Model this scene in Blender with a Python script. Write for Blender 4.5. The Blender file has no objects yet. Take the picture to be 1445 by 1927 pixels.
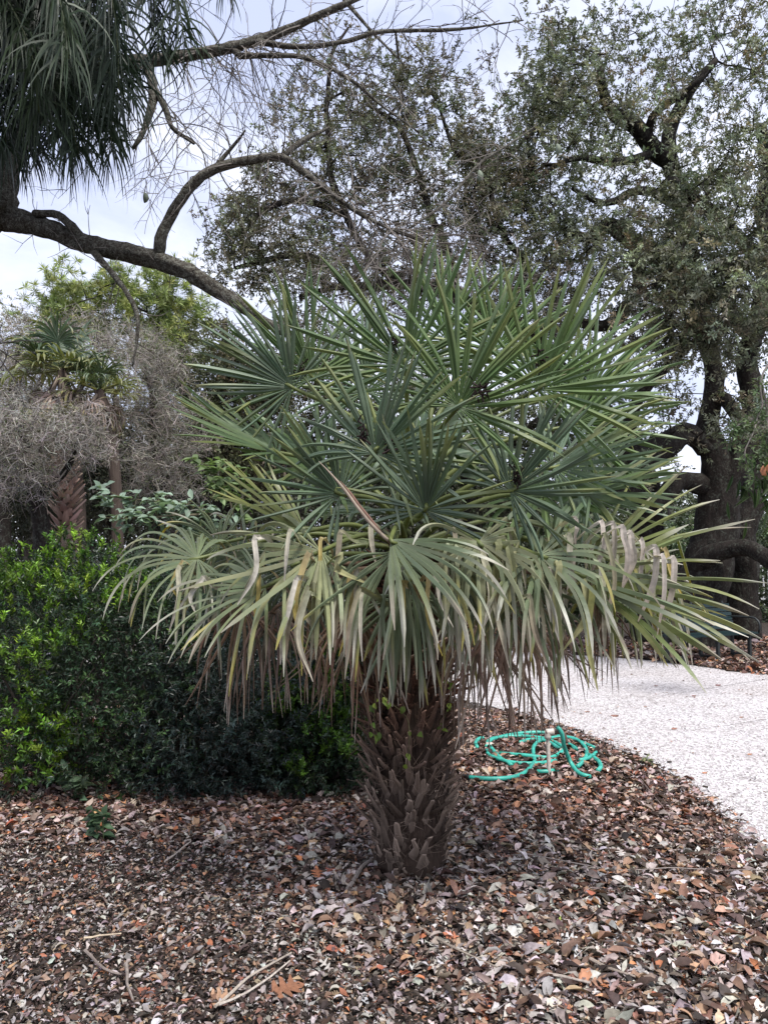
import bpy, math, random
import numpy as np
from mathutils import Vector
R_ = math.radians
rng = np.random.default_rng(11)
random.seed(5)
scene = bpy.context.scene
COL = scene.collection

# ------------------------------------------------------------------ camera
W, H, F = 1445.0, 1927.0, 1447.0
PITCH, CAMZ = R_(3.8), 1.55
cam = bpy.data.cameras.new("camera")
cam.sensor_fit = 'VERTICAL'; cam.sensor_height = 24; cam.sensor_width = 18
cam.lens = 24 * F / H
cam.clip_start = 0.05; cam.clip_end = 600
camo = bpy.data.objects.new("camera", cam); COL.objects.link(camo)
camo.location = (0, 0, CAMZ); camo.rotation_euler = (math.pi / 2 + PITCH, 0, 0)
scene.camera = camo

# ------------------------------------------------------------------ sky, sun, exposure
SUN_EL, SUN_AZ = R_(62), R_(152)          # azimuth measured clockwise from +Y
world = bpy.data.worlds.new("World"); scene.world = world; world.use_nodes = True
nt = world.node_tree; N = nt.nodes; Lk = nt.links; N.clear()
out = N.new("ShaderNodeOutputWorld"); bg = N.new("ShaderNodeBackground")
sky = N.new("ShaderNodeTexSky"); sky.sky_type = 'NISHITA'; sky.sun_disc = False
sky.sun_elevation = SUN_EL; sky.sun_rotation = SUN_AZ; sky.air_density = 1.0; sky.dust_density = 1.5
tc = N.new("ShaderNodeTexCoord"); mp = N.new("ShaderNodeMapping"); mp.inputs['Scale'].default_value = (1.4, 1.4, 3.2)
nz = N.new("ShaderNodeTexNoise"); nz.inputs['Scale'].default_value = 2.3; nz.inputs['Detail'].default_value = 6
nz.inputs['Roughness'].default_value = 0.55; nz.inputs['Distortion'].default_value = 0.5
rp = N.new("ShaderNodeValToRGB")
rp.color_ramp.elements[0].position = 0.36; rp.color_ramp.elements[0].color = (4.1, 4.5, 6.1, 1)
rp.color_ramp.elements[1].position = 0.62; rp.color_ramp.elements[1].color = (6.5, 6.7, 7.7, 1)
mx = N.new("ShaderNodeMix"); mx.data_type = 'RGBA'; mx.inputs[0].default_value = 0.84
Lk.new(tc.outputs['Generated'], mp.inputs[0]); Lk.new(mp.outputs[0], nz.inputs['Vector'])
Lk.new(nz.outputs['Fac'], rp.inputs[0]); Lk.new(sky.outputs[0], mx.inputs[6]); Lk.new(rp.outputs[0], mx.inputs[7])
Lk.new(mx.outputs[2], bg.inputs[0]); bg.inputs[1].default_value = 0.095
Lk.new(bg.outputs[0], out.inputs[0])
sun = bpy.data.lights.new("sun", 'SUN'); sun.energy = 2.3; sun.angle = R_(16); sun.color = (1, .965, .91)
suno = bpy.data.objects.new("sun", sun); COL.objects.link(suno)
sd = Vector((math.sin(SUN_AZ) * math.cos(SUN_EL), math.cos(SUN_AZ) * math.cos(SUN_EL), math.sin(SUN_EL)))
suno.rotation_euler = sd.to_track_quat('Z', 'Y').to_euler(); suno.location = (4, -8, 14)
scene.view_settings.view_transform = 'Standard'; scene.view_settings.look = 'None'
scene.view_settings.exposure = 1.05; scene.view_settings.gamma = 1
scene.render.engine = 'CYCLES'
cy = scene.cycles
cy.max_bounces = 6; cy.diffuse_bounces = 3; cy.glossy_bounces = 2; cy.transmission_bounces = 3
cy.transparent_max_bounces = 4; cy.use_denoising = True; cy.caustics_reflective = False; cy.caustics_refractive = False

# ------------------------------------------------------------------ pixel measurements -> places in the garden
def P(px, py, Y):
    x = (px - W / 2) / F; v = -(py - H / 2) / F
    c, s = math.cos(PITCH), math.sin(PITCH)
    dy = c - v * s; dz = s + v * c
    return np.array((x / dy * Y, Y, CAMZ + dz / dy * Y))
def G(px, py, z=0.0):
    v = -(py - H / 2) / F
    c, s = math.cos(PITCH), math.sin(PITCH)
    dy = c - v * s; dz = s + v * c
    return P(px, py, (z - CAMZ) / dz * dy)
def A(*a): return np.array(a, float)
def unit(v):
    v = np.asarray(v, float)
    return v / np.maximum(np.linalg.norm(v, axis=-1, keepdims=True), 1e-9)
def lerp(a, b, t): return a + (b - a) * t
def sm(a, b, x):
    t = np.clip((x - a) / (b - a), 0, 1); return t * t * (3 - 2 * t)

# ------------------------------------------------------------------ mesh building
def mk(name, V, Fs, mat, col=None, parent=None, smooth=False):
    V = np.asarray(V, np.float32).reshape(-1, 3)
    if not isinstance(Fs, list): Fs = [Fs]
    Fs = [np.asarray(f, np.int32) for f in Fs if len(f)]
    me = bpy.data.meshes.new(name)
    me.vertices.add(len(V)); me.vertices.foreach_set('co', V.ravel())
    idx = np.concatenate([f.ravel() for f in Fs])
    starts = []; o = 0
    for f in Fs:
        starts.append(o + np.arange(len(f)) * f.shape[1]); o += f.size
    starts = np.concatenate(starts).astype(np.int32)
    me.loops.add(len(idx)); me.loops.foreach_set('vertex_index', idx)
    me.polygons.add(len(starts)); me.polygons.foreach_set('loop_start', starts)
    me.polygons.foreach_set('use_smooth', np.full(len(starts), smooth))
    me.update(calc_edges=True)
    if col is not None:
        a = me.attributes.new('Col', 'FLOAT_COLOR', 'POINT')
        c = np.ones((len(V), 4), np.float32); c[:, :3] = np.asarray(col).reshape(-1, 3)
        a.data.foreach_set('color', c.ravel())
    me.materials.append(mat)
    o = bpy.data.objects.new(name, me); COL.objects.link(o)
    if parent is not None: o.parent = parent
    return o
def tag(o, label=None, cat=None, group=None, kind=None):
    if label: o['label'] = label
    if cat: o['category'] = cat
    if group: o['group'] = group
    if kind: o['kind'] = kind
    return o
def empty(name, loc, label, cat, group=None):
    o = bpy.data.objects.new(name, None); COL.objects.link(o); o.location = tuple(loc)
    o.empty_display_size = .1
    ORG[o.name] = np.array(loc, float)
    return tag(o, label, cat, group)
ORG = {}
def part(name, V, Fs, mat, col, par, smooth=False):
    """child mesh: vertices given in world space, stored relative to the thing's base"""
    V = np.asarray(V, float).reshape(-1, 3)
    base = ORG.get(par.name)
    if base is None: base = np.zeros(3)
    o = mk(name, V - base, Fs, mat, col, par, smooth)
    ORG[o.name] = base
    return o
class MB:
    def __init__(s): s.V = []; s.Q = []; s.T = []; s.C = []; s.n = 0
    def add(s, V, Q=None, T=None, C=None):
        V = np.asarray(V, float).reshape(-1, 3)
        if Q is not None and len(Q): s.Q.append(np.asarray(Q) + s.n)
        if T is not None and len(T): s.T.append(np.asarray(T) + s.n)
        if C is None: C = np.ones((len(V), 3)) * .5
        C = np.asarray(C, float)
        if C.ndim == 1: C = np.tile(C, (len(V), 1))
        s.C.append(C); s.V.append(V); s.n += len(V)
    def get(s):
        Fs = []
        if s.Q: Fs.append(np.concatenate(s.Q))
        if s.T: Fs.append(np.concatenate(s.T))
        return np.concatenate(s.V), Fs, np.concatenate(s.C)
    def build(s, name, mat, parent=None, smooth=False):
        V, Fs, C = s.get()
        if parent is None: return mk(name, V, Fs, mat, C, None, smooth)
        return part(name, V, Fs, mat, C, parent, smooth)
def resample(pts, step, wiggle=0.0, seed=0):
    pts = np.asarray(pts, float)
    if len(pts) == 2: pts = np.array([pts[0], (pts[0] + pts[1]) / 2, pts[1]])
    p = np.vstack([2 * pts[0] - pts[1], pts, 2 * pts[-1] - pts[-2]])
    outp = []
    for i in range(1, len(p) - 2):
        n = max(2, int(np.linalg.norm(p[i + 1, :3] - p[i, :3]) / step))
        t = np.linspace(0, 1, n, endpoint=False)[:, None]
        a, b, c, d = p[i - 1], p[i], p[i + 1], p[i + 2]
        outp.append(.5 * ((2 * b) + (c - a) * t + (2 * a - 5 * b + 4 * c - d) * t ** 2 + (3 * b - a - 3 * c + d) * t ** 3))
    outp.append(p[-2][None])
    q = np.vstack(outp)
    if wiggle:
        r = np.random.default_rng(seed); m = len(q)
        k = max(3, m // 4)
        for ax in range(3):
            q[:, ax] += np.interp(np.linspace(0, 1, m), np.linspace(0, 1, k), r.normal(0, wiggle, k)) * np.minimum(1, np.linspace(0, 3, m))
    return q
def tube(pts, rad, sides=10, rough=0.0, seed=0, cap=True):
    pts = np.asarray(pts, float); n = len(pts); rad = np.broadcast_to(np.asarray(rad, float), (n,))
    tg = unit(np.gradient(pts, axis=0))
    up = A(0, 0, 1) if abs(tg[0][2]) < .9 else A(1, 0, 0)
    s = unit(np.cross(tg[0], up)); S = []
    for i in range(n):
        s = unit(s - tg[i] * np.dot(s, tg[i])); S.append(s)
    S = np.array(S); B = np.cross(tg, S)
    a = np.linspace(0, 2 * np.pi, sides, endpoint=False)
    rr = np.ones((n, sides))
    if rough:
        r = np.random.default_rng(seed)
        big = np.repeat(r.normal(0, 1, (n // 3 + 2, sides)), 3, axis=0)[:n]
        big = (big + np.roll(big, 1, 1) + np.roll(big, 1, 0)) / 2
        rr += rough * (.6 * big + .5 * r.normal(0, 1, (n, sides)))
    V = pts[:, None, :] + (rad[:, None] * rr)[:, :, None] * (np.cos(a)[None, :, None] * S[:, None, :] + np.sin(a)[None, :, None] * B[:, None, :])
    i = np.arange(n - 1)[:, None] * sides; j = np.arange(sides)[None, :]; j2 = (j + 1) % sides
    Q = np.stack([i + j, i + j2, i + sides + j2, i + sides + j], -1).reshape(-1, 4)
    V = V.reshape(-1, 3); T = []
    if cap:
        V = np.vstack([V, pts[0], pts[-1]]); c0 = n * sides; c1 = c0 + 1; jj = np.arange(sides)
        T = np.vstack([np.stack([np.full(sides, c0), (jj + 1) % sides, jj], -1),
                       np.stack([np.full(sides, c1), (n - 1) * sides + jj, (n - 1) * sides + (jj + 1) % sides], -1)])
    return V, Q, T
def perp(d):
    d = unit(d); h = np.where(np.abs(d[:, 2:3]) < .9, A(0, 0, 1), A(1, 0, 0))
    a = unit(np.cross(d, h)); return a, np.cross(d, a)
def cones(P0, P1, r0, r1, sides=4):
    """many separate tapered sticks in one go"""
    P0 = np.asarray(P0); P1 = np.asarray(P1); n = len(P0)
    a, b = perp(P1 - P0); th = np.linspace(0, 2 * np.pi, sides, endpoint=False)
    ring = np.cos(th)[None, :, None] * a[:, None] + np.sin(th)[None, :, None] * b[:, None]
    r0 = np.broadcast_to(r0, (n,)); r1 = np.broadcast_to(r1, (n,))
    V = np.stack([P0[:, None] + ring * r0[:, None, None], P1[:, None] + ring * r1[:, None, None]], 1).reshape(-1, 3)
    k = np.arange(n)[:, None] * 2 * sides; j = np.arange(sides)[None]; j2 = (j + 1) % sides
    Q = np.stack([k + j, k + j2, k + sides + j2, k + sides + j], -1).reshape(-1, 4)
    return V, Q
# leaf prototypes: x across, y along, z up
def proto_diamond(fold=.12):
    V = A([0, 0, 0], [.5, .42, fold], [0, 1, 0], [-.5, .42, fold], [0, .42, 0])
    return V, np.array([[0, 1, 2, 4], [0, 4, 2, 3]])
def proto_oval(curl=.2, fold=.1, rows=4, twist=0, w=None):
    w = w or [.10, .8, 1.0, .75, .08]
    V = []; 
    for i in range(rows + 1):
        t = i / rows; ww = w[i] * .5; z = -curl * (2 * t - 1) ** 2 + curl * .3
        tw = twist * (t - .5)
        for x in (-1, 0, 1):
            V.append((x * ww * math.cos(tw), t, z + (fold * abs(x) * w[i]) + x * ww * math.sin(tw)))
    Q = []
    for i in range(rows):
        for j in range(2):
            a = i * 3 + j; Q.append((a, a + 1, a + 4, a + 3))
    return A(*V), np.array(Q)
def proto_lobed(curl=.2, nl=3, seed=0):
    r = random.Random(seed); right = [(0.03, 0)]
    for k in range(nl):
        y = .18 + k * .62 / nl
        right += [(.07 + .02 * k, y), (.30 + .12 * math.sin(k + 1) + r.uniform(-.05, .08), y + .10), (.33 + r.uniform(-.05, .1), y + .17), (.10, y + .16)]
    right += [(.12, .88), (.0, 1.0)]
    left = [(-x, y + r.uniform(-.03, .03)) for x, y in right[:-1]][::-1]
    o = right + left
    mid = [(0, y) for _, y in right]
    V = []; n = len(right)
    for x, y in right: V.append((x, y))
    for x, y in mid: V.append((0, y))
    for x, y in right: V.append((-x, y))
    V = A(*[(x, y, curl * (x * x * 2.2 - (y - .5) ** 2 + .15 * math.sin(9 * x + 5 * y))) for x, y in V])
    Q = [(n + i, i, i + 1, n + i + 1) for i in range(n - 1)] + [(2 * n + i, n + i, n + i + 1, 2 * n + i + 1) for i in range(n - 1)]
    return V, np.array(Q)
def inst(proto, pos, d, nrm, L, Wd, col, mb):
    """copies of one leaf shape: d = along the leaf, nrm = its upper side"""
    if len(pos) == 0: return
    Vp, Fp = proto; n = len(pos); p = len(Vp)
    d = unit(d); s = unit(np.cross(d, nrm)); z = np.cross(s, d)
    L = np.broadcast_to(L, (n,))[:, None, None]; Wd = np.broadcast_to(Wd, (n,))[:, None, None]
    V = pos[:, None] + Vp[None, :, 0:1] * Wd * s[:, None] + Vp[None, :, 1:2] * L * d[:, None] + Vp[None, :, 2:3] * L * z[:, None]
    Q = (Fp[None] + (np.arange(n) * p)[:, None, None]).reshape(-1, Fp.shape[1])
    C = np.repeat(col, p, axis=0) if np.ndim(col) == 2 else np.tile(col, (n * p, 1))
    mb.add(V.reshape(-1, 3), Q, None, C)
def rdir(n, r=rng): return unit(r.normal(0, 1, (n, 3)))
def pick(pal, n, r=rng, jit=.15, w=None):
    pal = np.asarray(pal, float)
    i = r.choice(len(pal), n, p=None if w is None else np.array(w) / np.sum(w))
    return np.clip(pal[i] * (1 + r.normal(0, jit, (n, 1))) * (1 + r.normal(0, jit * .25, (n, 3))), .003, .9)
def sprigs(mbl, mbw, O, D, L, nl, ll, lw, col, proto, r, out=.9, grav=0.0, wood=.0015, updir=.5, woodcol=(.06, .045, .035), cj=.15):
    """short leafy stems: leaves spiral along each"""
    n = len(O); D = unit(D); L = np.broadcast_to(L, (n,))
    T = O + D * L[:, None] + A(0, 0, -1) * grav * L[:, None]
    if wood:
        V, Q = cones(O, T, wood, wood * .5, 3); mbw.add(V, Q, None, woodcol)
    a, b = perp(D)
    for j in range(nl):
        t = (j + .6 + r.uniform(-.3, .3, n)) / nl
        ang = 2.4 * j + r.uniform(0, 6.28, n) * .3
        rad = np.cos(ang)[:, None] * a + np.sin(ang)[:, None] * b
        pos = O + (T - O) * t[:, None]
        d = unit(D * .7 + rad * out + r.normal(0, .25, (n, 3)))
        nn = unit(A(0, 0, 1) * updir + D * .5 + r.normal(0, .35, (n, 3)))
        s = r.uniform(.75, 1.25, n)
        c = np.clip(col * (1 + r.normal(0, cj, (n, 1))), .002, .9)
        inst(proto, pos, d, nn, ll * s, lw * s, c, mbl)

# ------------------------------------------------------------------ materials
def newmat(name):
    m = bpy.data.materials.new(name); m.use_nodes = True
    n = m.node_tree.nodes; n.clear(); return m, n, m.node_tree.links
def noise(n, l, scale, detail=4, rough=.55, vec=None, dist=0):
    t = n.new("ShaderNodeTexNoise"); t.inputs['Scale'].default_value = scale; t.inputs['Detail'].default_value = detail
    t.inputs['Roughness'].default_value = rough; t.inputs['Distortion'].default_value = dist
    if vec is None:
        c = n.new("ShaderNodeTexCoord"); l.new(c.outputs['Object'], t.inputs['Vector'])
    else: l.new(vec, t.inputs['Vector'])
    return t
def ramp(n, l, src, stops):
    r = n.new("ShaderNodeValToRGB"); e = r.color_ramp.elements
    while len(e) > 1: e.remove(e[-1])
    for i, (p, c) in enumerate(stops):
        x = e[0] if i == 0 else e.new(p)
        x.position = p; x.color = (*c, 1)
    l.new(src, r.inputs[0]); return r
def mixc(n, l, a, b, f, mode='MIX'):
    m = n.new("ShaderNodeMix"); m.data_type = 'RGBA'; m.blend_type = mode
    for s, v in ((0, f), (6, a), (7, b)):
        if hasattr(v, 'is_output'): l.new(v, m.inputs[s])
        elif s == 0: m.inputs[0].default_value = v
        else: m.inputs[s].default_value = (*v, 1)
    return m.outputs[2]
def leaf_mat(name, rough=.5, trans=.3, spec=.4, under=None, var=.35, vscale=9, streak=None):
    m, n, l = newmat(name)
    at = n.new("ShaderNodeAttribute"); at.attribute_name = 'Col'
    nz = noise(n, l, vscale, 3)
    v = ramp(n, l, nz.outputs['Fac'], [(.3, (1 - var,) * 3), (.7, (1 + var * .6,) * 3)])
    c = mixc(n, l, at.outputs['Color'], v.outputs[0], 1.0, 'MULTIPLY')
    if under is not None:
        g = n.new("ShaderNodeNewGeometry")
        cu = mixc(n, l, c, under, .35)
        c = mixc(n, l, c, cu, g.outputs['Backfacing'])
    p = n.new("ShaderNodeBsdfPrincipled"); l.new(c, p.inputs['Base Color'])
    p.inputs['Roughness'].default_value = rough; p.inputs['Specular IOR Level'].default_value = spec
    tr = n.new("ShaderNodeBsdfTranslucent")
    tc_ = mixc(n, l, c, (1.25, 1.35, .75), 1.0, 'MULTIPLY'); l.new(tc_, tr.inputs[0])
    ms = n.new("ShaderNodeMixShader"); ms.inputs[0].default_value = trans
    l.new(p.outputs[0], ms.inputs[1]); l.new(tr.outputs[0], ms.inputs[2])
    o = n.new("ShaderNodeOutputMaterial"); l.new(ms.outputs[0], o.inputs[0]); return m
def bark_mat(name, c1, c2, scale=14, lichen=None, lich_amt=.5, bump=.6, use_col=False, stretch=(1, 1, .35), dist=.02):
    m, n, l = newmat(name)
    tc_ = n.new("ShaderNodeTexCoord"); mp_ = n.new("ShaderNodeMapping"); mp_.inputs['Scale'].default_value = stretch
    l.new(tc_.outputs['Object'], mp_.inputs[0])
    nz = noise(n, l, scale, 8, .65, mp_.outputs[0], .4)
    c = ramp(n, l, nz.outputs['Fac'], [(.3, c1), (.68, c2)]).outputs[0]
    if use_col:
        at = n.new("ShaderNodeAttribute"); at.attribute_name = 'Col'; c = mixc(n, l, c, at.outputs['Color'], .7)
    if lichen is not None:
        n2 = noise(n, l, scale * .9, 7, .7); n3 = noise(n, l, scale * 3.1, 4, .6)
        ad = n.new("ShaderNodeMath"); ad.operation = 'ADD'; l.new(n2.outputs['Fac'], ad.inputs[0]); l.new(n3.outputs['Fac'], ad.inputs[1])
        rr = ramp(n, l, ad.outputs[0], [(0, (0, 0, 0)), (1, (1, 1, 1))])
        ml = n.new("ShaderNodeMath"); ml.operation = 'MULTIPLY'; ml.inputs[1].default_value = .5
        l.new(ad.outputs[0], ml.inputs[0])
        e = rr.color_ramp.elements; e[0].position = .52 - lich_amt * .14; e[1].position = .66 - lich_amt * .14
        l.new(ml.outputs[0], rr.inputs[0])
        c = mixc(n, l, c, lichen, rr.outputs[0])
    p = n.new("ShaderNodeBsdfPrincipled"); l.new(c, p.inputs['Base Color']); p.inputs['Roughness'].default_value = .9
    p.inputs['Specular IOR Level'].default_value = .2
    b = n.new("ShaderNodeBump"); b.inputs['Strength'].default_value = bump; b.inputs['Distance'].default_value = dist
    l.new(nz.outputs['Fac'], b.inputs['Height']); l.new(b.outputs[0], p.inputs['Normal'])
    o = n.new("ShaderNodeOutputMaterial"); l.new(p.outputs[0], o.inputs[0]); return m
def plain(name, c, rough=.5, var=.15, scale=20, metallic=0, use_col=False, bump=0):
    m, n, l = newmat(name)
    nz = noise(n, l, scale, 5)
    v = ramp(n, l, nz.outputs['Fac'], [(.3, (1 - var,) * 3), (.7, (1 + var,) * 3)])
    if use_col:
        at = n.new("ShaderNodeAttribute"); at.attribute_name = 'Col'; src = at.outputs['Color']
    else: src = c
    cc = mixc(n, l, src, v.outputs[0], 1.0, 'MULTIPLY')
    p = n.new("ShaderNodeBsdfPrincipled"); l.new(cc, p.inputs['Base Color'])
    p.inputs['Roughness'].default_value = rough; p.inputs['Metallic'].default_value = metallic
    if bump:
        b = n.new("ShaderNodeBump"); b.inputs['Strength'].default_value = bump; b.inputs['Distance'].default_value = .004
        l.new(nz.outputs['Fac'], b.inputs['Height']); l.new(b.outputs[0], p.inputs['Normal'])
    o = n.new("ShaderNodeOutputMaterial"); l.new(p.outputs[0], o.inputs[0]); return m
M_FROND = leaf_mat('palm_blade', rough=.42, trans=.2, spec=.42, under=(.13, .18, .12), var=.22, vscale=14)
M_DRY = leaf_mat('dry_blade', rough=.8, trans=.12, spec=.2, var=.3, vscale=25)
M_FEATHER = leaf_mat('feather_blade', rough=.45, trans=.16, spec=.4, var=.2, vscale=7)
M_OAK = leaf_mat('oak_leaf', rough=.5, trans=.16, spec=.35, var=.35, vscale=1.2)
M_SHRUB = leaf_mat('shrub_leaf', rough=.4, trans=.18, spec=.45, var=.3, vscale=3)
M_BROAD = leaf_mat('broad_leaf', rough=.5, trans=.25, spec=.35, var=.2, vscale=6)
M_PINE = leaf_mat('pine_needle', rough=.5, trans=.25, spec=.3, var=.3, vscale=1.5)
M_LITTER = leaf_mat('fallen_leaf', rough=.7, trans=.05, spec=.3, var=.3, vscale=60)
M_OAKBARK = bark_mat('oak_bark', (.008, .006, .005), (.034, .027, .023), 9, (.075, .08, .065), .12, 1.0, dist=.06)
M_FLOSS = bark_mat('lichen_bark', (.022, .017, .013), (.10, .085, .068), 34, (.24, .24, .20), .35, 1.0, dist=.03)
M_TWIG = bark_mat('grey_twig', (.13, .112, .098), (.27, .243, .218), 30, None)
M_THICK = plain('thicket_twig', (.2, .18, .17), .9, .3, 4, use_col=True)
M_WOOD = plain('shoot_wood', (.06, .045, .035), .85, .3, 20, use_col=True)
M_BOOT = bark_mat('palm_boot', (.03, .018, .012), (.17, .12, .09), 55, None, use_col=True, stretch=(1, 1, .12), dist=.01)

# ------------------------------------------------------------------ ground, path
def grid_sheet(name, pts_fn, nu, nv, mat):
    V = A(*[pts_fn(i / nu, j / nv) for i in range(nu + 1) for j in range(nv + 1)])
    Q = [(i * (nv + 1) + j, (i + 1) * (nv + 1) + j, (i + 1) * (nv + 1) + j + 1, i * (nv + 1) + j + 1) for i in range(nu) for j in range(nv)]
    o = mk(name, V, np.array(Q), mat); return o
m, n, l = newmat('mulch_soil')
n1 = noise(n, l, 45, 8, .7); n2 = noise(n, l, 1.3, 3); vo = n.new("ShaderNodeTexVoronoi"); vo.inputs['Scale'].default_value = 70
tcx = n.new("ShaderNodeTexCoord"); l.new(tcx.outputs['Object'], vo.inputs['Vector'])
c1 = ramp(n, l, n1.outputs['Fac'], [(.3, (.012, .008, .007)), (.55, (.045, .028, .022)), (.75, (.13, .085, .065))]).outputs[0]
c2 = mixc(n, l, c1, (.06, .045, .03), n2.outputs['Fac'])
p = n.new("ShaderNodeBsdfPrincipled"); l.new(c2, p.inputs['Base Color']); p.inputs['Roughness'].default_value = .95
b = n.new("ShaderNodeBump"); b.inputs['Strength'].default_value = 1; b.inputs['Distance'].default_value = .03
l.new(vo.outputs['Distance'], b.inputs['Height']); l.new(b.outputs[0], p.inputs['Normal'])
o = n.new("ShaderNodeOutputMaterial"); l.new(p.outputs[0], o.inputs[0]); M_SOIL = m
gr = grid_sheet('ground', lambda u, v: ((u - .5) * 500, -60 + v * 460, 0), 40, 40, M_SOIL); tag(gr, kind='structure')
# pale crushed shell
m, n, l = newmat('crushed_shell')
vo = n.new("ShaderNodeTexVoronoi"); vo.inputs['Scale'].default_value = 52
tcx = n.new("ShaderNodeTexCoord"); l.new(tcx.outputs['Object'], vo.inputs['Vector'])
n1 = noise(n, l, 60, 6, .7); n2 = noise(n, l, .9, 4)
cA = ramp(n, l, vo.outputs['Color'], [(.15, (.30, .275, .27)), (.5, (.56, .535, .53)), (.85, (.76, .735, .74))]).outputs[0]
cB = ramp(n, l, n1.outputs['Fac'], [(.25, (.62, .60, .60)), (.6, (1, 1, 1))]).outputs[0]
c = mixc(n, l, cA, cB, 1, 'MULTIPLY')
cC = ramp(n, l, n2.outputs['Fac'], [(.3, (.84, .81, .79)), (.7, (1.05, 1.05, 1.06))]).outputs[0]
c = mixc(n, l, c, cC, 1, 'MULTIPLY')
p = n.new("ShaderNodeBsdfPrincipled"); l.new(c, p.inputs['Base Color']); p.inputs['Roughness'].default_value = .9
b = n.new("ShaderNodeBump"); b.inputs['Strength'].default_value = .8; b.inputs['Distance'].default_value = .01
l.new(vo.outputs['Distance'], b.inputs['Height']); l.new(b.outputs[0], p.inputs['Normal'])
o = n.new("ShaderNodeOutputMaterial"); l.new(p.outputs[0], o.inputs[0]); M_SHELL = m
near_px = [(1900, 2050), (1600, 1790), (1445, 1640), (1395, 1570), (1330, 1508), (1260, 1455), (1190, 1420), (1100, 1384), (1000, 1351), (900, 1325), (800, 1303), (650, 1280), (450, 1262), (150, 1250), (-400, 1240)]
far_px = [(3200, 1330), (2400, 1310), (1700, 1290), (1445, 1271), (1300, 1253), (1200, 1241), (1000, 1228), (800, 1220), (600, 1215), (300, 1210), (-600, 1205)]
NEAR = np.array([G(x, y) for x, y in near_px]); FAR = np.array([G(x, y) for x, y in far_px])
def by_arc(p, m):
    q = resample(p, .2); s = np.r_[0, np.cumsum(np.linalg.norm(np.diff(q, axis=0), axis=1))]; t = np.linspace(0, s[-1], m)
    return np.stack([np.interp(t, s, q[:, k]) for k in range(3)], 1)
NE = by_arc(NEAR, 200); FE = by_arc(FAR, 200)
NEj = NE + np.stack([rng.normal(0, .03, 200), rng.normal(0, .03, 200), np.zeros(200)], 1)
FEj = FE + np.stack([rng.normal(0, .04, 200), rng.normal(0, .04, 200), np.zeros(200)], 1)
V = np.concatenate([NEj, FEj]); V[:, 2] = .006
Q = np.array([(i, i + 1, 201 + i, 200 + i) for i in range(199)])
tag(mk('gravel_path', V, Q, M_SHELL), kind='structure')
def near_x(y):      # x of the path's near edge at world y: the bed lies left of it
    o_ = np.argsort(NE[:, 1]); return np.interp(y, NE[o_, 1], NE[o_, 0], right=-99)
def far_y(x):
    o_ = np.argsort(FE[:, 0]); return np.interp(x, FE[o_, 0], FE[o_, 1])

# ------------------------------------------------------------------ leaf litter
PAL_GREY = [(.40, .35, .33), (.55, .50, .48), (.31, .265, .245), (.20, .155, .137), (.10, .070, .060), (.040, .028, .023)]
PAL_BROWN = [(.20, .115, .082), (.27, .15, .105), (.12, .068, .05), (.38, .25, .17), (.06, .035, .028)]
PAL_ORANGE = [(.42, .16, .075), (.33, .12, .075), (.47, .27, .15), (.42, .31, .22), (.40, .30, .22)]
def vnoise(x, y, s, seed):
    r = np.random.default_rng(seed); g = r.uniform(0, 1, (64, 64))
    u = (x * s) % 63; v = (y * s) % 63; i = u.astype(int); j = v.astype(int); a = sm(0, 1, u - i); b_ = sm(0, 1, v - j)
    return (g[i, j] * (1 - a) + g[i + 1, j] * a) * (1 - b_) + (g[i, j + 1] * (1 - a) + g[i + 1, j + 1] * a) * b_
protosL = [proto_oval(.08, .10, 5, .4, [.12, .78, 1, .97, .66, .06]), proto_oval(.14, .20, 5, -.6, [.1, .6, 1, .85, .7, .05]), proto_oval(-.10, .05, 5, .5, [.08, .55, .75, 1, .6, .1]), proto_oval(.05, .22, 5, .9, [.12, .9, .8, .95, .4, .05]), proto_oval(.20, .10, 5, .2, [.1, .8, 1, .75, .8, .15]), proto_lobed(.25, 2, 31), proto_lobed(-.2, 3, 32)]
protosB = [proto_lobed(.5, 3, 1), proto_lobed(-.35, 3, 2), proto_lobed(.3, 2, 5)]
BOX = (A([-.5, 0, 0], [.5, 0, 0], [.4, 1, 0], [-.35, 1, 0], [-.5, 0, .3], [.5, 0, .3], [.4, 1, .3], [-.35, 1, .3]), np.array([[4, 5, 6, 7], [0, 1, 5, 4], [1, 2, 6, 5], [2, 3, 7, 6], [3, 0, 4, 7]]))
def hz(x, y): return .028 * vnoise(x + 9, y, 2.1, 5) + .012 * vnoise(x + 5, y, 8, 6)
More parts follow.
